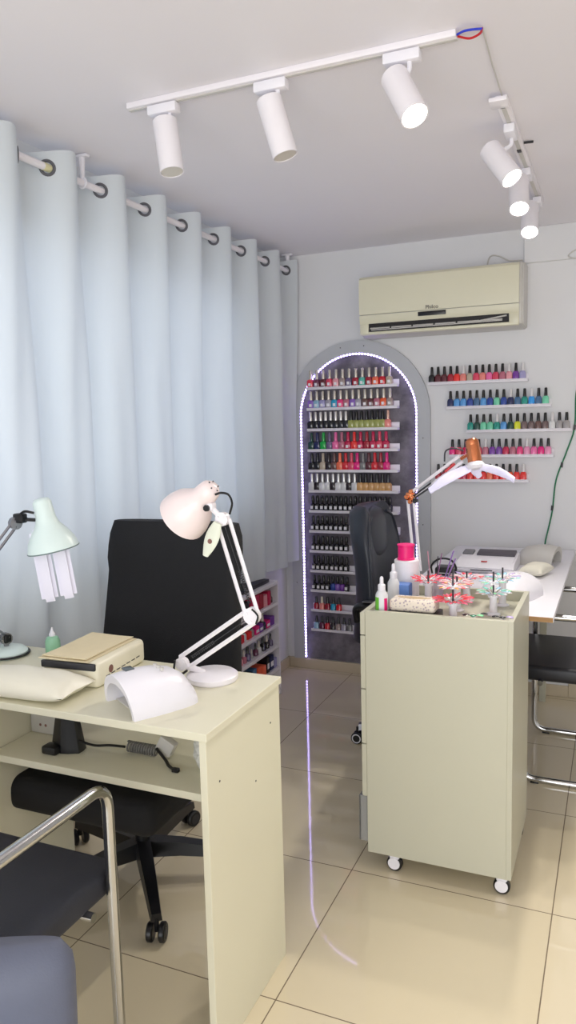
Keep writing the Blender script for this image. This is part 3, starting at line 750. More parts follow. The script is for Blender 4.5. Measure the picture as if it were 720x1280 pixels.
cloth_sheet(b, -.085, .062, -.123, .095, 0, .0045, .0008, 0)
cloth_sheet(b, -.078, .055, -.118, .092, .0055, .0045, .0012, 1)
tag(obj('towel', b, M_towel, None, (-1.243, 1.575, DZ + .0665), (0, 0, math.radians(2)), angle=60), 'folded cream towel lying on the dust collector box', 'towel')
def pillow_mesh(L, W_, H):
    b = B(); n = 20; vt = {}; vb = {}
    for j in range(n + 1):
        for i in range(n + 1):
            u = i / n * 2 - 1; v = j / n * 2 - 1
            k = ((1 - abs(u) ** 2.6) * (1 - abs(v) ** 2.6)) ** .45
            px = u * L / 2 * (1 - .05 * (1 - abs(v)) * abs(u)); py = v * W_ / 2 * (1 - .08 * (1 - abs(u)) * abs(v))
            wr = .0018 * math.sin(9 * u + 5 * v) * k
            if i in (0, n) or j in (0, n): vt[i, j] = vb[i, j] = b.verts.new((px, py, H * .42))
            else: vt[i, j] = b.verts.new((px, py, H * .42 + H * .58 * k + wr)); vb[i, j] = b.verts.new((px, py, H * .42 * (1 - k)))
    for j in range(n):
        for i in range(n):
            b.faces.new((vt[i, j], vt[i + 1, j], vt[i + 1, j + 1], vt[i, j + 1]))
            b.faces.new((vb[i, j], vb[i, j + 1], vb[i + 1, j + 1], vb[i + 1, j]))
    return b
tag(obj('hand_pillow', pillow_mesh(.31, .135, .062), M_satin, None, (-1.305, 1.377, DZ), (0, 0, math.radians(3)), angle=70), 'cream satin hand rest pillow at the front of the near desk', 'pillow')

# ---- UV nail lamps
def uv_lamp(label, loc, rz, m, w=.19, dpt=.17, h=.085, disp=True, grp='white nail curing lamps'):
    t = thing('nail_curing_lamp', label, 'nail lamp', loc, rz, grp)
    n = 20; outer = []; inner = []
    def arc(hw, hh, p=2.15, flare=.0):
        pts = []
        for i in range(n + 1):
            a = PI - PI * i / n; c, s = math.cos(a), math.sin(a)
            pts.append((hw * math.copysign(abs(c) ** (2 / p), c), hh * abs(s) ** (2 / p)))
        return pts
    ys = [0, .02, .05, .09, .13, .155, .168]
    sc = [(1, .93), (1, .98), (1, 1), (.98, .97), (.93, .86), (.86, .68), (.78, .45)]
    b = B(); ro = []; ri = []
    for y, (sx, sz) in zip(ys, sc):
        yy = y / .168 * dpt - dpt / 2
        ro.append([b.verts.new((x, yy + (-.012 * (z / h) if y == 0 else 0), z)) for x, z in arc(w / 2 * sx, h * sz)])
        ri.append([b.verts.new((x, yy + (-.010 * (z / h) if y == 0 else 0), z)) for x, z in arc(w / 2 * sx - .012, h * sz - .020 if y < .14 else h * sz - .014)])
    for R_ in (ro, ri):
        for a, c in zip(R_, R_[1:]):
            for k in range(n): b.faces.new((a[k], a[k + 1], c[k + 1], c[k]))
        b.faces.new(R_[-1])
    for k in range(n): b.faces.new((ro[0][k], ro[0][k + 1], ri[0][k + 1], ri[0][k]))
    for a in (0, n):
        for j in range(len(ys) - 1): b.faces.new((ro[j][a], ro[j + 1][a], ri[j + 1][a], ri[j][a]))
    b2 = b
    obj('lamp_shell', b2, m, t, angle=50)
    b = B(); box(b, (-w / 2 + .013, -dpt / 2 + .02, .0005), (w / 2 - .013, dpt / 2 - .03, .004), .001); obj('base_tray', b, M_greyw, t)
    if disp:
        b = B(); box(b, (-.030, -.062, h - .0035), (-.004, -.040, h + .0012), .001, rot=None); obj('display', b, mat('grey_lcd', (92, 100, 104), .25), t)
        b = B()
        for k in range(3): cyl(b, (.012 + k * .018 - .02, .012, h - .006), (.012 + k * .018 - .02, .012, h + .0005), .005, 12)
        obj('button', b, M_greyw, t)
    return t
uv_lamp('glossy white nail curing lamp with grey display on the near desk', (-.978, 1.435, DZ), math.radians(-32), M_white, .168, .165, .088)

# ---- items on the desk shelf
SZ = .5765
ps = thing('power_strip', 'white multi socket power block standing on the desk shelf, far left', 'power strip', (-1.432, 1.575, SZ))
b = B(); box(b, (-.022, -.03, 0), (.08, .0, .14), .004); obj('strip_casing', b, M_greyw, ps)
b = B()
for k in range(3): cyl(b, (.012, -.0305, .025 + k * .035), (.012, -.0298, .025 + k * .035), .004, 8); cyl(b, (.03, -.0305, .025 + k * .035), (.03, -.0298, .025 + k * .035), .004, 8)
obj('socket_hole', b, M_mark, ps)
b = B(); box(b, (-1.347, 1.535, SZ), (-1.326, 1.58, SZ + .13), .002)
o = obj('red_carton', b, M_red); tag(o, 'narrow red carton beside the white power block on the desk shelf', 'carton')
ad = thing('power_adapter', 'black power adapter with trailing cord on the left of desk shelf', 'power adapter', (-1.283, 1.495, SZ))
b = B(); rg = []
for k in range(8):
    q = k / 7; w = .045 * (1 - .35 * q) ; h_ = .035 * (1 - .3 * q); zc = .0 + q * .09
    rg.append([V((w * math.cos(a * PI / 6) * (1 + .15 * math.sin(3 * a)), h_ * math.sin(a * PI / 6), zc)) for a in range(12)])
loft(b, rg); obj('adapter_body', b, M_black, ad, angle=25)
b = B(); box(b, (-.045, -.055, .0), (.0, -.02, .022), .006); obj('plug', b, M_black, ad)
b = B(); tube(b, spline([(.04, -.01, .03), (.08, .0, .02), (.12, .01, .022), (.16, .02, .02)]), .0035, 6); obj('cord', b, M_black, ad)
b = B(); pts = []
for k in range(200):
    q = k / 199; an = q * 2 * PI * 12; pts.append(V((-1.125 + q * .085, 1.53 + .012 * math.sin(an), SZ + .016 + .012 * math.cos(an))))
tube(b, pts, .0026, 5); tag(obj('coiled_cord', b, M_cable), 'grey coiled cord in the middle of the desk shelf', 'cord')
cc = thing('cable_end', 'grey connector block with a black lead at right on the desk shelf', 'cable', (-1.0, 1.535, SZ))
b = B(); box(b, (-.035, -.012, .012), (.01, .012, .052), .004, rot=Euler((0, .5, 0)).to_matrix()); obj('connector_block', b, M_greyw, cc)
b = B(); tube(b, spline([(-.03, -.02, .03), (0, -.03, .012), (.02, -.045, .005), (.045, -.06, .0045)]), .004, 6); box(b, (.04, -.066, .0), (.058, -.054, .010), .002); obj('black_lead', b, M_black, cc)
b = B(); rr = random.Random(3)
t_ = bmesh.new(); bmesh.ops.create_icosphere(t_, subdivisions=3, radius=1)
for v in t_.verts:
    v.co *= 1 + .22 * math.sin(9 * v.co.x + 3) * math.cos(7 * v.co.y) + .08 * rr.uniform(-1, 1); v.co.x *= .055; v.co.y *= .042; v.co.z = max(-.04, v.co.z * .05)
addbm(b, t_, 0, Matrix.Translation((-.868, 1.525, SZ + .041)))
tag(obj('plastic_bag', b, mat('crumpled_clear_plastic', (232, 232, 226), .3, alpha=.8), angle=15), 'crumpled clear plastic bag at the right end of the desk shelf', 'bag')

# ------------------------------------------------------------------ office chair behind the desk
oc = thing('office_chair', 'black fabric office chair with wide tall backrest behind the near desk', 'office chair', (-1.33, 1.86, 0))
b = B(); cyl(b, (0, 0, .07), (0, 0, .12), .035, 20, bev=.004, r2=.028); cyl(b, (0, 0, .12), (0, 0, .36), .024, 18); obj('gas_column', b, M_black, oc)
b = B(); box(b, (-.09, -.13, .345), (.13, .12, .375), .01); obj('seat_mechanism', b, M_black, oc)
for k in range(5):
    a = math.radians(-50 + 72 * k); d = V((math.cos(a), math.sin(a), 0)); s_ = V((-d.y, d.x, 0)); rg = []
    for q, (rr_, hw, z0, z1) in enumerate(((.02, .026, .075, .125), (.12, .024, .078, .118), (.25, .019, .068, .098), (.325, .016, .060, .082))):
        c = d * rr_; rg.append([c + s_ * hw + V((0, 0, z0)), c + s_ * hw * .8 + V((0, 0, z1)), c - s_ * hw * .8 + V((0, 0, z1)), c - s_ * hw + V((0, 0, z0))])
    b = B(); loft(b, rg); leg = obj('base_leg', b, M_black, oc, angle=30)
    b = B(); c = d * .32; w_ = V((math.cos(a + 1.2), math.sin(a + 1.2), 0))
    for s in (-1, 1):
        cyl(b, c + w_ * .008 * s + V((0, 0, .027)), c + w_ * .026 * s + V((0, 0, .027)), .027, 20, bev=.004)
    cyl(b, c + V((0, 0, .03)), c + V((0, 0, .07)), .007, 8)
    cs = obj('caster', b, M_black, leg)
    for s in (-1, 1):
        b = B(); cyl(b, c + w_ * .0255 * s + V((0, 0, .027)), c + w_ * .0272 * s + V((0, 0, .027)), .017, 16); obj('hub_cap', b, M_dark, leg)
b = B(); box(b, (-.20, -.40, .385), (.31, .12, .475), .035, 5)
for v in b.verts:
    if v.co.z > .44: v.co.z += .012 * (1 - ((v.co.x - .055) / .26) ** 2)
obj('seat', b, M_bfab, oc, angle=60)
b = B(); rg = []
for k in range(17):
    q = k / 16; z = .47 + q * .625
    w = .262 - .037 * q
    cyy = .115 + .10 * q + (.0 if q < .72 else .0)
    th = .036 + .012 * math.exp(-((q - .86) / .1) ** 2)
    xc = .050 - .002 * q
    if .80 < q < .97: w += .007
    if q > .97: th *= .7
    ring = []
    for a in range(24):
        an = a * 2 * PI / 24; c, s = math.cos(an), math.sin(an)
        x = w * math.copysign(abs(c) ** .22, c); y = th * math.copysign(abs(s) ** .7, s) + .03 * (x / w) ** 2 * -1
        ring.append(V((xc + x, cyy + y, z)))
    rg.append(ring)
loft(b, rg); obj('backrest', b, M_bfab, oc, angle=60)
b = B(); box(b, (.02, .06, .38), (.09, .19, .40), .006); box(b, (.02, .17, .38), (.09, .195, .60), .006); obj('backrest_bracket', b, M_black, oc)

# ------------------------------------------------------------------ chrome guest chairs
def guest_chair(label, loc, rz, grp, mseat, hw=.25, back=True):
    t = thing('guest_chair', label, 'chair', loc, rz, grp)
    for s in (-1, 1):
        b = B(); x = s * hw
        tube(b, fillet([(x, -.26, .80), (x, -.235, .655), (x, .235, .655), (x, .235, .0130), (x, -.25, .0130), (x, -.235, .30), (x, -.25, .655)], .055, 8), .0128, 14)
        obj('side_frame', b, M_chrome, t)
    b = B()
    for yy in (-.15, .17): cyl(b, (-hw, yy, .395), (hw, yy, .395), .010, 12)
    obj('cross_bar', b, M_chrome, t)
    b = B()
    for s in (-1, 1):
        box(b, (s * hw - .012, .17, .0), (s * hw + .012, .20, .006), .001)
    obj('foot_pad', b, M_black, t)
    b = B(); box(b, (-hw + .016, -.215, .395), (hw - .016, .29, .455), .018, 4)
    obj('seat', b, mseat, t, angle=60)
    b = B(); rg = []
    for k in range(9):
        q = k / 8; z = .56 + .30 * q; y = -.225 - .05 * q
        e = .5 if k in (0, 8) else 1
        rg.append([V((math.copysign(abs(math.cos(a * PI / 10)) ** .4, math.cos(a * PI / 10)) * (hw - .02) * (.97 if e < 1 else 1), y + .024 * e * math.sin(a * PI / 10) - .0, z)) for a in range(20)])
    loft(b, rg)
    obj('backrest', b, mseat, t, angle=60)
    return t
guest_chair('chrome framed guest chair with charcoal seat drawn up to the near desk', (-1.218, 1.0, 0), 0, 'chrome framed guest chairs', M_gseat)
guest_chair('chrome framed black guest chair half hidden behind the cart', (-.080, 3.17, 0), math.radians(90), 'chrome framed guest chairs', mat('black_vinyl', (30, 30, 36), .4))
# padded chair, only its backrest shows at the lower left corner
pc = thing('padded_chair', 'slate grey padded chair back in the lower left corner', 'chair', (-.768, .441, 0), math.radians(208))
b = B(); rg = []
for k in range(15):
    q = k / 14; z = .40 + .318 * q; zz = min(1, (1 - q) * 6); w = .245 * (1 - .07 * (1 - zz) ** 3); th = .042 * (.35 + .65 * math.sqrt(max(0, 1 - (1 - zz) ** 2)))
    rg.append([V((math.copysign(abs(math.cos(a * PI / 14)) ** .45, math.cos(a * PI / 14)) * w, -.19 - .03 * q + th * math.copysign(abs(math.sin(a * PI / 14)) ** .8, math.sin(a * PI / 14)), z)) for a in range(28)])
loft(b, rg); obj('backrest', b, M_gseat2, pc, angle=60)
b = B(); box(b, (-.24, -.18, .40), (.24, .25, .47), .025, 4); obj('seat', b, M_gseat2, pc, angle=60)
for x in (-.21, .21):
    for y in (-.16, .22):
        b = B(); tube(b, [(x, y, .405), (x * 1.04, y * 1.05, 0)], .013, 12, r2=.010); obj('leg', b, M_chrome, pc)

# ------------------------------------------------------------------ black leather chair behind the cart
lc = thing('leather_chair', 'black leather swivel chair with curved headrest in front of the arch', 'office chair', (-.745, 3.09, 0), math.radians(-90))
# local: faces +y (world +x)
b = B(); rg = []
for k in range(21):
    q = k / 20; z = .50 + q * .545
    w = .235 - .02 * q - .11 * max(0, q - .72) ** 1.4 * 4
    w = max(.10, w)
    cyy = -.225 + .03 * math.sin(q * PI) - .04 * q + .02 * max(0, q - .8) * 3
    th = .048 * (1 if q < .93 else math.sqrt(max(.05, 1 - ((q - .93) / .075) ** 2)))
    ring = []
    for a in range(28):
        an = a * 2 * PI / 28; c, s = math.cos(an), math.sin(an)
        x = w * math.copysign(abs(c) ** .5, c); y = th * math.copysign(abs(s) ** .8, s) + .055 * abs(x / w) ** 2.5
        ring.append(V((x, cyy + y, z)))
    rg.append(ring)
loft(b, rg); obj('backrest', b, M_leath, lc, angle=70)
b = B(); rg = []
for k in range(11):
    q = k / 10; z = .815 + q * .222; w = .135 * math.sqrt(max(.02, 1 - (q * 2 - 1) ** 4)); th = .03 * math.sqrt(max(.05, 1 - (q * 2 - 1) ** 4))
    rg.append([V((w * math.cos(a * PI / 12), -.185 - .02 * q + th * math.sin(a * PI / 12), z)) for a in range(24)])
loft(b, rg); obj('headrest_pad', b, M_leath, lc, angle=70)
for s in (-1, 1):
    b = B(); tube(b, spline([(s * .222, -.15, .52), (s * .225, -.145, .70), (s * .215, -.155, .86), (s * .175, -.17, .97), (s * .11, -.18, 1.005)]), .006, 8); obj('piping', b, M_leath, lc)
    b = B(); tube(b, fillet([(s * .25, -.20, .60), (s * .265, -.205, .665), (s * .265, .06, .67), (s * .265, .08, .60), (s * .25, .02, .44)], .04, 6), .014, 10, flat=1.4); arm = obj('armrest', b, M_black, lc)
    b = B(); box(b, (s * .265 - .015, -.17, .6835), (s * .265 + .015, -.07, .688), .002); obj('armrest_trim', b, M_steel, lc)
b = B(); box(b, (-.245, -.20, .42), (.245, .27, .51), .035, 5); obj('seat', b, M_leath, lc, angle=60)
b = B(); cyl(b, (0, 0, .07), (0, 0, .42), .026, 18); cyl(b, (0, 0, .06), (0, 0, .13), .04, 18, r2=.03); obj('gas_column', b, M_black, lc)
b = B(); tube(b, fillet([(0, -.05, .41), (0, -.26, .41), (0, -.262, .62)], .05), .022, 8, flat=.6); obj('backrest_bracket', b, M_black, lc)
for k in range(5):
    a = math.radians(-78 + 72 * k); d = V((math.cos(a), math.sin(a), 0)); s_ = V((-d.y, d.x, 0)); rg = []
    for (rr_, hw_, z0, z1) in ((.02, .026, .075, .125), (.12, .022, .075, .112), (.27, .016, .062, .088)):
        c = d * rr_; rg.append([c + s_ * hw_ + V((0, 0, z0)), c + s_ * hw_ * .8 + V((0, 0, z1)), c - s_ * hw_ * .8 + V((0, 0, z1)), c - s_ * hw_ + V((0, 0, z0))])
    b = B(); loft(b, rg); leg = obj('base_leg', b, M_steel if k == 0 else M_black, lc, angle=30)
    b = B(); c = d * .275; w_ = V((1, 0, 0)) if k == 0 else V((math.cos(a + 1.2), math.sin(a + 1.2), 0))
    for s in (-1, 1): cyl(b, c + w_ * .006 * s + V((0, 0, .026)), c + w_ * .022 * s + V((0, 0, .026)), .026, 20, bev=.003)
    cyl(b, c + V((0, 0, .03)), c + V((0, 0, .072)), .007, 8); cst = obj('caster', b, M_black, leg)
    for s in (-1, 1):
        b = B(); torus(b, c + w_ * .0225 * s + V((0, 0, .026)), w_, .018, .0025, 20, 6); obj('hub_ring', b, M_white, leg)

# ------------------------------------------------------------------ drawer cart
CX0, CX1, CY0, CY1, CB, CT = -.687, -.255, 2.138, 2.540, .062, .832
ct = thing('drawer_cart', 'pale cream drawer cart on white casters, nail supplies on top', 'cart', (-.47, 2.34, 0))
def LC(x, y, z): return V((x + .47, y - 2.34, z))
t_ = .015
b = B()
box(b, LC(CX0, CY0, CB), LC(CX1 - t_, CY0 + t_, CT), .0008, 1); box(b, LC(CX1 - t_, CY0, CB), LC(CX1, CY1, CT), .0008, 1)
box(b, LC(CX0, CY1 - t_, CB), LC(CX1 - t_, CY1, CT), .0008, 1); box(b, LC(CX0, CY0 + t_, CB), LC(CX1 - t_, CY1 - t_, CB + t_))
box(b, LC(CX0, CY0 + t_, .79), LC(CX1 - t_, CY1 - t_, .80)); box(b, LC(CX0, CY0 + t_, .80), LC(CX0 + .012, CY1 - t_, CT), .0008, 1)
obj('cabinet_body', b, M_cart, ct, smooth=False)
zz = [.826, .755, .587, .413, .243]
for k in range(4):
    b = B(); box(b, LC(CX0 - .0155, CY0 - .001, zz[k + 1] + .0015), LC(CX0 - .0005, CY1, zz[k] - .0015), .001, 1); dr = obj('drawer_front', b, M_cart, ct, smooth=False)
b = B(); box(b, LC(CX0 - .03, CY0 + .01, .09), LC(CX0 - .024, CY1 - .02, .238), .001); box(b, LC(CX0 - .03, CY0 + .01, .09), LC(CX0 + .2, CY0 + .016, .238), .001); obj('plastic_bin', b, mat('smoky_clear_plastic', (170, 170, 168), .25, alpha=.7), ct, smooth=False)
for x in (-.61, -.285):
    for y in (2.17, 2.50):
        b = B(); box(b, LC(x - .02, y - .02, CB - .006), LC(x + .02, y + .02, CB - .0003), .002); box(b, LC(x - .016, y - .012, .03), LC(x + .016, y + .014, CB - .005), .008, 3); ca = obj('caster_housing', b, M_white, ct)
        b = B(); cyl(b, LC(x, y - .011, .0245), LC(x, y + .011, .0245), .0245, 24, bev=.004); w_ = obj('caster_wheel', b, M_black, ca)
        b = B(); cyl(b, LC(x, y - .0145, .027), LC(x, y - .0112, .027), .019, 24, bev=.001); obj('caster_cover', b, M_glass if 0 else M_white, ca)

TZ = .8005
# two dropper bottles
def pump_bottle(label, x, y, h, lab, grp):
    t = thing('dropper_bottle', label, 'bottle', (x, y, TZ), 0, grp)
    b = B(); lathe(b, [(0, 0), (.017, 0), (.019, .003), (.019, h * .56), (.012, h * .66), (.009, h * .68), (0, h * .68)], 22); obj('bottle_body', b, mat('milky_plastic', (226, 226, 228), .4), t)
    b = B(); lathe(b, [(0, h * .675), (.0115, h * .675), (.0115, h * .80), (.006, h * .83), (.0055, h * .97), (.003, h), (0, h)], 16); obj('nozzle', b, M_white, t)
    if lab:
        b = B(); n = 10; R_ = .0194
        for (a0, a1, mi, z0, z1) in ((-2.9, -1.75, 0, .02, h * .52), (-.9, -.3, 1, .02, h * .5)):
            A_ = [(R_ * math.cos(a0 + (a1 - a0) * k / n), R_ * math.sin(a0 + (a1 - a0) * k / n)) for k in range(n + 1)]
            vb = [b.verts.new((p[0], p[1], z0)) for p in A_]; vt = [b.verts.new((p[0], p[1], z1)) for p in A_]
            for k in range(n): f = b.faces.new((vb[k], vb[k + 1], vt[k + 1], vt[k])); f.material_index = mi
        obj('bottle_label', b, [M_lime, M_pink], t)
    return t
pump_bottle('white dropper bottle with a lime green label at the left corner of the cart', -.648, 2.185, .128, True, 'white dropper bottles on the cart')
pump_bottle('plain white dropper bottle standing behind the green labelled one', -.650, 2.325, .142, False, 'white dropper bottles on the cart')
b = B(); lathe(b, [(.010, 0), (.040, 0), (.0405, .002), (.0405, .136), (.039, .138), (.010, .138)], 36)
for rgx in (0,): pass
tag(obj('paper_towel_roll', b, M_paper, None, (-.634, 2.43, TZ)), 'upright white paper towel roll on the cart under the pink spool', 'paper roll')
b = B(); lathe(b, [(.008, 0), (.029, 0), (.029, .004), (.0265, .006), (.0265, .044), (.029, .046), (.029, .050), (.008, .050)], 32)
tag(obj('pink_spool', b, M_pink, None, (-.636, 2.43, TZ + .1385)), 'hot pink spool standing on top of the paper roll', 'spool')
cp = thing('file_holder', 'clear cup of lilac nail files and brushes behind the paper roll', 'cup', (-.548, 2.478, TZ))
b = B(); lathe(b, [(0, 0), (.026, 0), (.030, .075), (.028, .075), (.0245, .003), (0, .003)], 24); obj('cup', b, mat('clear_acrylic', (225, 215, 228), .1, alpha=.35), cp)
for k, (dx, dy, a, L_, m) in enumerate(((.008, .005, .30, .135, M_purple), (-.006, .004, .16, .12, mat('mauve_plastic', (170, 110, 160), .4)), (.0, -.010, .06, .11, M_dark), (-.012, -.004, -.10, .125, mat('rose_stick', (210, 150, 170), .4)), (.012, -.006, .38, .115, M_purple))):
    b = B(); p0 = V((dx, dy, .005)); p1 = p0 + V((math.sin(a), .05, math.cos(a))) * (L_ + .03)
    tube(b, [p0, p1], .0065 if m == M_purple else .004, 8, flat=.35); st = obj('nail_file', b, m, None); st.location = cp.location
    tag(st, ['long lilac nail file leaning right in the clear cup', 'mauve nail file standing in the clear cup', 'dark brush handle standing in the clear cup', 'rose coloured stick leaning left in the clear cup', 'shorter lilac nail file leaning furthest right in the cup'][k], 'nail file', 'files and brushes in the cup')
tb = thing('tissue_pack', 'floral print pack lying at the front edge of the cart', 'tissue pack', (-.552, 2.205, TZ + .0265))
b = B(); box(b, (-.070, -.036, .0), (.070, .036, .038), .012, 3); obj('pack_body', b, M_floral, tb)
b = B(); rg = []
for k in range(9):
    q = k / 8; x = -.05 + .1 * q; w = .016 * math.sin(PI * (q * .9 + .05)); rg.append([V((x, w * math.cos(a * PI / 4), .0382 + .0015 * math.sin(a * PI / 4))) for a in range(8)])
loft(b, rg); obj('pack_opening', b, mat('tan_film', (196, 170, 130), .5), tb)
b = B(); box(b, (-.63, 2.160, TZ), (-.475, 2.250, TZ + .026), .003); o = obj('black_tray', b, M_black); tag(o, 'black shallow tray under the floral pack on the cart', 'tray')
b = B(); box(b, (-.655, 2.325, TZ), (-.60, 2.372, TZ + .075), .004); o = obj('blue_carton', b, mat('blue_white_card', (90, 130, 200), .5)); tag(o, 'small blue carton behind the floral pack', 'carton')
# nail tip display wheels
tipm = {n: mat('tip_' + n.replace(' ', '_'), c, .15, coat=.6, var=.1) for n, c in {'red': (240, 40, 60), 'coral': (250, 90, 100), 'pink': (250, 120, 150), 'blush': (245, 200, 205), 'clear': (235, 228, 230), 'pale blue': (170, 215, 240), 'aqua': (140, 225, 210), 'mint': (150, 230, 170), 'black': (20, 20, 24), 'green': (40, 120, 90), 'orange': (240, 170, 80), 'lilac': (200, 180, 230)}.items()}
tipmesh = {}
def tip_mesh(n):
    if n not in tipmesh:
        b = B(); rg = []
        for k in range(7):
            q = k / 6; r = .014 + q * .040; w = .0022 if q < .35 else .0052 * math.sin(PI * min(1, .35 + (q - .35) * .85)) ; z = .004 * math.sin(q * 3)
            rg.append([V((r, w * math.cos(a * PI / 4), z + .0012 * math.sin(a * PI / 4) - .2 * abs(w * math.cos(a * PI / 4)))) for a in range(8)])
        loft(b, rg, 0); bmesh.ops.recalc_face_normals(b, faces=b.faces)
        for f in b.faces:
            if f.calc_center_median().x < .026: f.material_index = 1
        me = bpy.data.meshes.new('nail_tip'); b.to_mesh(me); b.free(); me.materials.append(tipm[n]); me.materials.append(tipm['clear']); me.shade_smooth()
        tipmesh[n] = me
    return tipmesh[n]
tip0 = None
def tip_wheel(label, x, y, z, cols, n, tilt, ph, sc=1.0, ph_=.028, tier=None):
    global tip0
    t = thing('nail_tip_display', label, 'nail swatches', (x, y, TZ), 0, 'nail tip display stands on the cart')
    b = B(); lathe(b, [(0, 0), (.022, 0), (.022, .003), (.012, .008), (.011, z - .004), (0, z - .004)], 20); obj('stand_base', b, M_white, t)
    b = B(); cyl(b, (0, 0, .005), (0, 0, z + ph_), .0028, 8); obj('post', b, M_dark, t)
    for k in range(n):
        a = 2 * PI * k / n + ph; c = cols[k % len(cols)]
        if tip0 is None: o = tip0 = bpy.data.objects.new('nail_tip', tip_mesh(c))
        else: o = tip0.copy(); o.data = tip_mesh(c)
        C.objects.link(o); o.parent = t; o.location = (0, 0, z + (.006 if k % 2 else 0)); s = sc * (1 + random.uniform(-.06, .06))
        o.rotation_euler = Euler((0, -tilt - random.uniform(-.06, .06), a), 'XYZ'); o.scale = (s, s * 1.2, s)
    b = B(); cyl(b, (0, 0, z - .003), (0, 0, z + .006), .016 * sc, 20); obj('hub', b, M_white, t)
    if tier:
        z2, cols2, n2, sc2 = tier
        for k in range(n2):
            o = tip0.copy(); o.data = tip_mesh(cols2[k % len(cols2)]); C.objects.link(o); o.parent = t; o.location = (0, 0, z2)
            s = sc2 * (1 + random.uniform(-.08, .08)); o.scale = (s, s * 1.3, s); o.rotation_euler = Euler((0, -.1 - random.uniform(-.1, .1), 2 * PI * k / n2), 'XYZ')
        b = B(); cyl(b, (0, 0, z2 - .003), (0, 0, z2 + .005), .014, 20); obj('hub', b, M_white, t)
tip_wheel('display stand with fan of red nail tips beside the paper roll', -.548, 2.37, .072, ['red', 'coral', 'red', 'pink', 'blush'], 26, .30, .1, 1.05, .045)
tip_wheel('display stand with fan of bright pink nail tips at the cart front edge', -.440, 2.222, .050, ['pink', 'coral', 'pink', 'red'], 28, .22, .3, 1.12, .10, (.10, ['blush', 'coral', 'clear', 'orange'], 18, .8))
tip_wheel('display stand with orange and blush nail tips in the middle of the cart', -.452, 2.345, .080, ['orange', 'blush', 'coral', 'blush', 'pink'], 24, .15, .2, 1.0)
tip_wheel('display stand with pale blue and aqua nail tips at the right rear', -.328, 2.45, .078, ['pale blue', 'clear', 'aqua', 'lilac', 'blush'], 24, .25, .2, 1.05, .045)
tip_wheel('display stand with clear and mint nail tips near the right rim', -.338, 2.325, .058, ['clear', 'mint', 'blush', 'aqua', 'clear', 'pale blue'], 24, .2, .0, 1.0, .075, (.098, ['aqua', 'clear', 'pale blue', 'mint'], 12, .75))
tip_wheel('display stand with coral and clear nail tips at the back of the cart', -.445, 2.475, .070, ['coral', 'clear', 'red', 'blush', 'lilac'], 24, .2, .15, 1.05)
def tip_row(label, x, y, cols):
    t = thing('nail_tip_display', label, 'nail swatches', (x, y, TZ), 0, 'nail tip display stands on the cart')
    b = B(); lathe(b, [(0, 0), (.014, 0), (.014, .003), (.003, .03), (0, .03)], 16); obj('stand_base', b, M_white, t)
    for k, c in enumerate(cols):
        o = tip0.copy(); o.data = tip_mesh(c); C.objects.link(o); o.parent = t; o.location = (0, 0, .028); o.scale = (.75, 2.2, 1)
        o.rotation_euler = (0, -.12, -2.2 + k * .75)
tip_row('small stand of glossy black and green nail tips at the front', -.375, 2.195, ['black', 'green', 'mint', 'black'])
tip_row('small stand of glossy black nail tips by the right front corner', -.293, 2.20, ['black', 'black', 'lilac'])

# ------------------------------------------------------------------ right desk
rd = thing('side_desk', 'white desk against the back wall behind the cart', 'desk', (-.4, 3.2, 0))
def LR(x, y, z): return V((x + .4, y - 3.2, z))
b = B(); box(b, LR(-.745, 2.548, .730), LR(-.180, 3.885, .748), .001, 1, 0); box(b, LR(-.744, 2.5465, .731), LR(-.181, 2.5482, .747), 0, 1, 1); obj('desktop', b, [M_white, M_wood], rd, smooth=False)
for x_ in (-.63, -.33):
    b = B(); box(b, LR(x_, 3.80, 0), LR(x_ + .03, 3.83, .729), .002); obj('leg', b, M_cart, rd, smooth=False)
b = B(); box(b, LR(-.63, 2.575, 0), LR(-.60, 2.605, .729), .002); obj('leg', b, M_cart, rd, smooth=False)
b = B(); box(b, LR(-.33, 2.575, 0), LR(-.30, 2.605, .729), .002); obj('leg', b, M_cart, rd, smooth=False)
RZ2 = .7485
dm = thing('nail_dust_collector', 'white desktop machine with dark vent and screen on the right desk', 'dust collector', (-.50, 3.32, RZ2))
b = B(); rgp = [(-.115, 0), (-.13, .02), (-.10, .045), (.09, .062), (.115, .05), (.12, 0)]
prism(b, rgp, -.125, .115); bmesh.ops.bevel(b, geom=list(b.edges), offset=.006, segments=2, affect='EDGES'); obj('casing', b, M_white, dm)
b = B(); box(b, (-.055, .0, .052), (.105, .085, .0665), .003, rot=Euler((.09, 0, 0)).to_matrix()); obj('vent_grille', b, mat('grey_mesh_filter', (88, 84, 92), .6), dm)
b = B(); box(b, (-.118, .01, .052), (-.072, .075, .066), .004, rot=Euler((.09, 0, 0)).to_matrix()); obj('control_panel', b, mat('grey_panel_plastic', (120, 120, 124), .4), dm)
b = B(); box(b, (-.02, -.10, .045), (.005, -.094, .049), .001); obj('red_mark', b, M_red, dm)
b = B(); box(b, (-.06, -.1295, .012), (.03, -.122, .016), .001); obj('front_slot', b, M_dark, dm)
uv_lamp('grey topped nail curing lamp at the far end of the right desk', (-.318, 3.50, RZ2), math.radians(78), M_greyw, .16, .16, .085, False)
uv_lamp('white nail curing lamp on the right desk just behind the cart', (-.355, 2.80, RZ2), math.radians(165), M_white, .19, .19, .082, False)
tag(obj('hand_pillow', pillow_mesh(.15, .10, .05), M_satin, None, (-.298, 3.235, RZ2), (0, 0, math.radians(75)), angle=70), 'small cream pillow on the right desk before the grey lamp', 'pillow')
bd_ = thing('nail_drill', 'black nail drill unit with arching cable behind the file cup', 'nail drill', (-.655, 3.13, RZ2))
b = B(); box(b, (-.035, -.03, 0), (.04, .05, .035), .008, 3); obj('drill_casing', b, M_black, bd_)
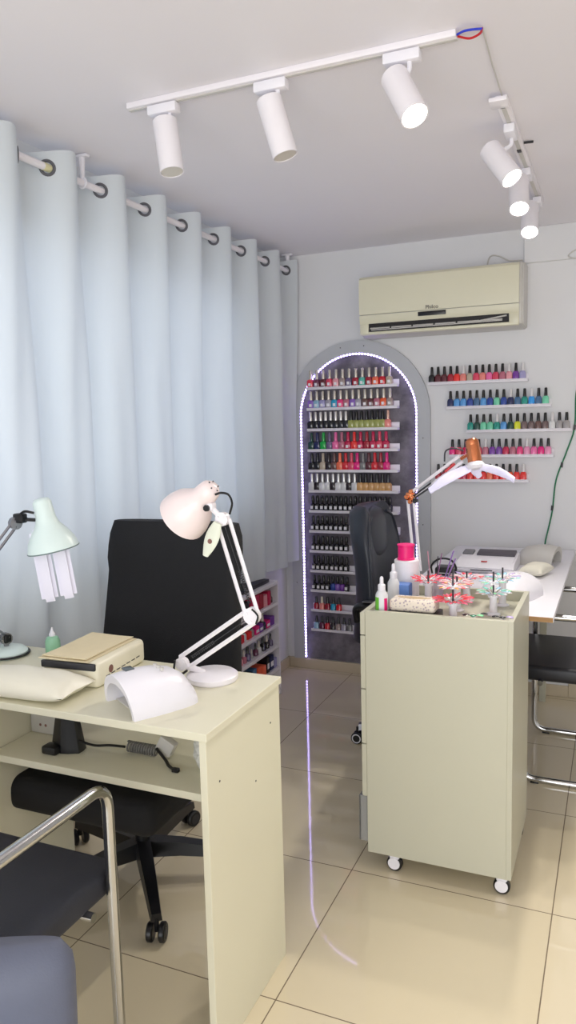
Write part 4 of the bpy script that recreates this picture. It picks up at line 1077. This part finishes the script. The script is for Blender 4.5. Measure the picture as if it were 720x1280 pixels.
b = B(); tube(b, spline([(-.042, -.045, .012), (-.045, -.04, .045), (-.015, -.035, .072), (.03, -.03, .070), (.055, -.04, .042), (.057, -.06, .012)]), .004, 8); obj('drill_cable', b, M_black, bd_)
b = B(); box(b, (-.02, -.031, .010), (.025, -.0295, .014)); obj('casing_stripe', b, M_greyw, bd_)
# ---- rose gold lamp
rl = thing('desk_lamp', 'white jointed lamp with rose gold head and white LED wings on the right desk', 'lamp', (-.60, 2.92, RZ2))
def LG(x, y, z): return V((x + .60, y - 2.92, z - RZ2))
b = B(); box(b, LG(-.742, 2.89, RZ2 + .0003), LG(-.69, 2.945, RZ2 + .022), .004); cyl(b, LG(-.718, 2.92, RZ2 + .02), LG(-.718, 2.92, RZ2 + .05), .009, 12); obj('clamp_base', b, M_whitem, rl)
J = [LG(-.718, 2.92, .80), LG(-.745, 2.92, 1.095), LG(-.545, 2.90, 1.245)]
for j in range(2):
    a_, e_ = J[j], J[j + 1]; d = (e_ - a_).normalized(); up = d.cross(V((0, 1, 0))).normalized(); b = B()
    for s in (-1, 1): tube(b, [a_ + up * .012 * s, e_ + up * .012 * s], .0062, 8)
    obj('arm_bars', b, M_whitem, rl)
b = B(); p = J[1]
for q, (dx, dz) in enumerate(((-.014, .0), (.014, .006), (0, -.018), (.004, .022))): cyl(b, p + V((dx, -.014, dz)), p + V((dx, .014, dz)), .009, 10, bev=.002)
box(b, p - V((.018, .009, .014)), p + V((.016, .009, .018)), .005); obj('elbow_joint', b, [M_gold], rl)
b = B(); cyl(b, p + V((.022, -.018, -.014)), p + V((.022, .0, -.014)), .010, 10); obj('elbow_knob', b, M_black, rl)
b = B(); a_, e_ = J[1], J[2]; d = (e_ - a_).normalized(); up = d.cross(V((0, 1, 0))).normalized()
for s in (0, 1): tube(b, [a_ + d * .02 - up * (.0 + s * .01) + V((0, -.012, -.006)), a_ + d * .11 - up * (-.004 + s * .012) + V((0, -.012, -.012))], .0035, 6)
obj('spring', b, M_dark, rl)
b = B(); tube(b, [J[2] - d * .075 + V((0, -.006, -.004)), J[2] - d * .03], .005, 6, 0); obj('red_sleeve', b, M_red, rl)
b = B(); tube(b, spline([J[2] + V((-.06, -.01, -.01)), J[2] + V((-.055, -.01, .03)), J[2] + V((-.02, -.01, .04)), J[2] + V((.01, 0, .03))]), .003, 6); obj('head_cable', b, M_dark, rl)
hd = LG(-.505, 2.90, 1.315); hb = LG(-.49, 2.885, 1.235); d = (hb - hd).normalized()
mx = Matrix.Translation(hd) @ d.to_track_quat('Z', 'Y').to_matrix().to_4x4(); L_ = (hb - hd).length
b = B(); lathe(b, [(0, -.006), (.018, -.004), (.025, .004), (.026, .02), (.0255, .022), (.026, .024), (.026, L_), (.02, L_ + .004), (0, L_ + .004)], 28, mx); obj('lamp_head', b, M_gold, rl)
b = B(); tube(b, [J[2], hd.lerp(hb, .5)], .007, 8); obj('head_bracket', b, M_gold, rl)
c0 = hb + d * .012
b = B(); lathe(b, [(0, 0), (.026, .0), (.036, .014), (.03, .026), (0, .028)], 20, Matrix.Translation(hb + d * .002) @ d.to_track_quat('Z', 'Y').to_matrix().to_4x4()); obj('wing_hub', b, M_white, rl)
M_wing = mat('frosted_led_panel', (226, 222, 246), .35, emit=.25)
for e_, w in ((LG(-.345, 2.87, 1.168), .024), (LG(-.655, 2.86, 1.125), .027), (LG(-.50, 3.04, 1.17), .022)):
    b = B(); st = c0 + (e_ - c0).normalized() * .022; dd = (e_ - st).normalized(); sd = (dd.cross(V((0, 0, 1))).normalized() + V((0, 0, .9))); sd = (sd - dd * sd.dot(dd)).normalized(); n_ = sd.cross(dd); rg = []
    for k in range(11):
        q = k / 10; ww = w * (.72 + .28 * math.sin(PI * min(1, q * 1.2))) * (1 if q < .9 else .8); cc_ = st.lerp(e_, q) + n_ * .010 * math.sin(PI * q)
        rg.append([cc_ + sd * ww * math.copysign(abs(math.cos(a * PI / 8)) ** .6, math.cos(a * PI / 8)) + n_ * .008 * math.sin(a * PI / 8) for a in range(16)])
    loft(b, rg); obj('led_wing', b, M_wing, rl, angle=60)

# ------------------------------------------------------------------ white rack under the curtain
rk = thing('storage_rack', 'white open rack under the curtain, four shelves of cosmetics', 'rack', (-1.63, 2.95, 0))
RXF, RXB, RY0, RY1 = -1.575, -1.705, 2.42, 3.475
def LK(x, y, z): return V((x + 1.63, y - 2.95, z))
RB = [.597, .490, .376, .268, .150]
for k, z in enumerate(RB):
    b = B(); box(b, LK(RXB, RY0 + .013, z - .016), LK(RXF, RY1 - .013, z), .001, 1); obj('shelf', b, M_shelf, rk, smooth=False)
b = B(); box(b, LK(RXB, RY1 - .0125, 0), LK(RXF, RY1, .60), .001, 1); obj('side_panel', b, M_shelf, rk, smooth=False)
b = B(); box(b, LK(RXB, RY0, 0), LK(RXF, RY0 + .0125, .60), .001, 1); obj('side_panel', b, M_shelf, rk, smooth=False)
# rack contents
rr = random.Random(11)
shelf_name = ['upper', 'second', 'third', 'lowest']
def carton(x, y, z, w, d, h, m, label):
    b = B(); box(b, (-w / 2, -d / 2, 0), (w / 2, d / 2, h), .002, 1); box(b, (w / 2 - .0002, -d / 2 + .004, h * .25), (w / 2 + .0006, d / 2 - .004, h * .6), 0, 1, 1)
    o = obj('cosmetic_box', b, [m, M_paper if rr.random() < .4 else m], None, (x, y, z + .0004), smooth=False); tag(o, label, 'box', 'cosmetic boxes in the white rack'); return o
lay = {
 0: [('b', 'black', .03, .06, 2.98), ('b', 'plum', .03, .05, 3.03), ('b', 'taupe', .028, .055, 3.08), ('c', 'dark', .04, .07, 3.14), ('c', 'crimson', .045, .078, 3.20), ('c', 'crimson', .045, .080, 3.25), ('c', 'dark red', .045, .075, 3.30), ('c', 'pale pink', .04, .06, 3.345), ('c', 'crimson', .03, .07, 3.385), ('b', 'maroon', .03, .06, 3.43)],
 1: [('c', 'red', .04, .035, 2.99), ('c', 'scarlet', .04, .038, 3.035), ('c', 'red', .04, .036, 3.08), ('b', 'white', .03, .07, 3.12), ('c', 'scarlet', .04, .035, 3.16), ('b', 'taupe', .03, .07, 3.20), ('c', 'magenta', .04, .04, 3.245), ('c', 'purple', .04, .04, 3.29), ('b', 'black', .03, .08, 3.33), ('c', 'magenta', .04, .038, 3.37), ('c', 'purple', .05, .045, 3.42)],
 2: [('b', 'white', .026, .07, 2.97), ('b', 'beige', .026, .072, 3.005), ('b', 'white', .026, .07, 3.04), ('b', 'pale pink', .028, .062, 3.08), ('b', 'dusty pink', .03, .06, 3.12), ('b', 'grey purple', .03, .066, 3.16), ('b', 'light grey', .03, .045, 3.20), ('b', 'plum', .03, .06, 3.245), ('b', 'white', .026, .06, 3.285), ('b', 'black', .034, .07, 3.33), ('b', 'dark', .034, .065, 3.375), ('b', 'grey purple', .03, .06, 3.42)],
 3: [('c', 'light grey', .04, .06, 3.0), ('c', 'dark green', .04, .07, 3.05), ('b', 'white', .03, .07, 3.10), ('c', 'black', .045, .06, 3.15), ('c', 'steel blue', .04, .065, 3.20), ('c', 'orange', .05, .055, 3.26), ('c', 'orange coral', .03, .05, 3.31), ('c', 'black', .03, .08, 3.35), ('c', 'navy', .04, .075, 3.40), ('c', 'lilac', .03, .05, 3.44)],
}
for sidx, items in lay.items():
    z = RB[sidx + 1]
    for k, (tp, c, w, h, y) in enumerate(items):
        pos = '%s from the right' % ORD[len(items) - k] if k < len(items) - 1 else 'rightmost'
        cn = {'dark': 'near black'}.get(c, c)
        if tp == 'c': carton(RXF - .035 - w * .2, y, z, .06, w, h, mat('card_' + c.replace(' ', '_'), P[c], .5), '%s cosmetic box, %s on the %s shelf of the white rack' % (cn, pos, shelf_name[sidx]))
        else: bottle('round', RXF - .03, y, z + .0005, P[c], (30, 30, 32) if k % 2 else (215, 205, 195), '%s polish bottle, %s on the %s shelf of the white rack' % (cn, pos, shelf_name[sidx]), 'bottles in the white rack', False, False, min(1.35, h / .073 * 1.05))
b = B(); box(b, (-1.69, 3.05, .5975), (-1.60, 3.42, .616), .004); o = obj('dark_folder', b, M_black); tag(o, 'flat black folder lying on top of the white rack under the curtain hem', 'folder')

# ------------------------------------------------------------------ lights
def area(name, loc, rot, sx, sy_, e, col):
    l = bpy.data.lights.new(name, 'AREA'); l.shape = 'RECTANGLE'; l.size = sx; l.size_y = sy_; l.energy = e; l.color = col
    o = bpy.data.objects.new(name, l); C.objects.link(o); o.location = loc; o.rotation_euler = rot; return o
# daylight at the curtained window and at the shopfront behind the camera
area('window_daylight', (XL - .14, (wy0 + wy1) / 2, (wz0 + wz1) / 2), (0, -PI / 2, 0), wz1 - wz0, wy1 - wy0, 5, (.80, .89, 1))
area('shopfront_daylight', ((fx0 + fx1) / 2, YF - .13, fz1 / 2), (PI / 2, 0, 0), fx1 - fx0, fz1, 64, (.97, .985, 1))
w = bpy.data.worlds.new('daylight'); bpy.context.scene.world = w; w.use_nodes = True
bg = w.node_tree.nodes['Background']; bg.inputs[0].default_value = (.75, .85, 1, 1); bg.inputs[1].default_value = .6

# ------------------------------------------------------------------ camera
f, yaw, pit, roll = 951.32, .41055, .117965, -.024876
cy_, sy_, cp_, sp_ = math.cos(yaw), math.sin(yaw), math.cos(pit), math.sin(pit)
fw = V((-sy_ * cp_, cy_ * cp_, -sp_)); r0 = V((cy_, sy_, 0)); u0 = r0.cross(fw)
r_ = math.cos(roll) * r0 + math.sin(roll) * u0; u_ = -math.sin(roll) * r0 + math.cos(roll) * u0
cam = bpy.data.cameras.new('camera'); co = bpy.data.objects.new('camera', cam); C.objects.link(co)
cam.sensor_fit = 'VERTICAL'; cam.sensor_height = 36; cam.lens = f / 1280 * 36; cam.clip_start = .05
co.matrix_world = Matrix.Translation((0, 0, 1.4)) @ Matrix((r_, u_, -fw)).transposed().to_4x4()
bpy.context.scene.camera = co
vs = bpy.context.scene.view_settings
bpy.context.scene.display_settings.display_device = 'sRGB'
vs.view_transform = 'Standard'; vs.look = 'None'; vs.gamma = 1; vs.use_curve_mapping = False; vs.exposure = 0.14
bpy.context.scene.cycles.max_bounces = 10
bpy.context.scene.cycles.diffuse_bounces = 6
bpy.context.scene.cycles.sample_clamp_indirect = 6
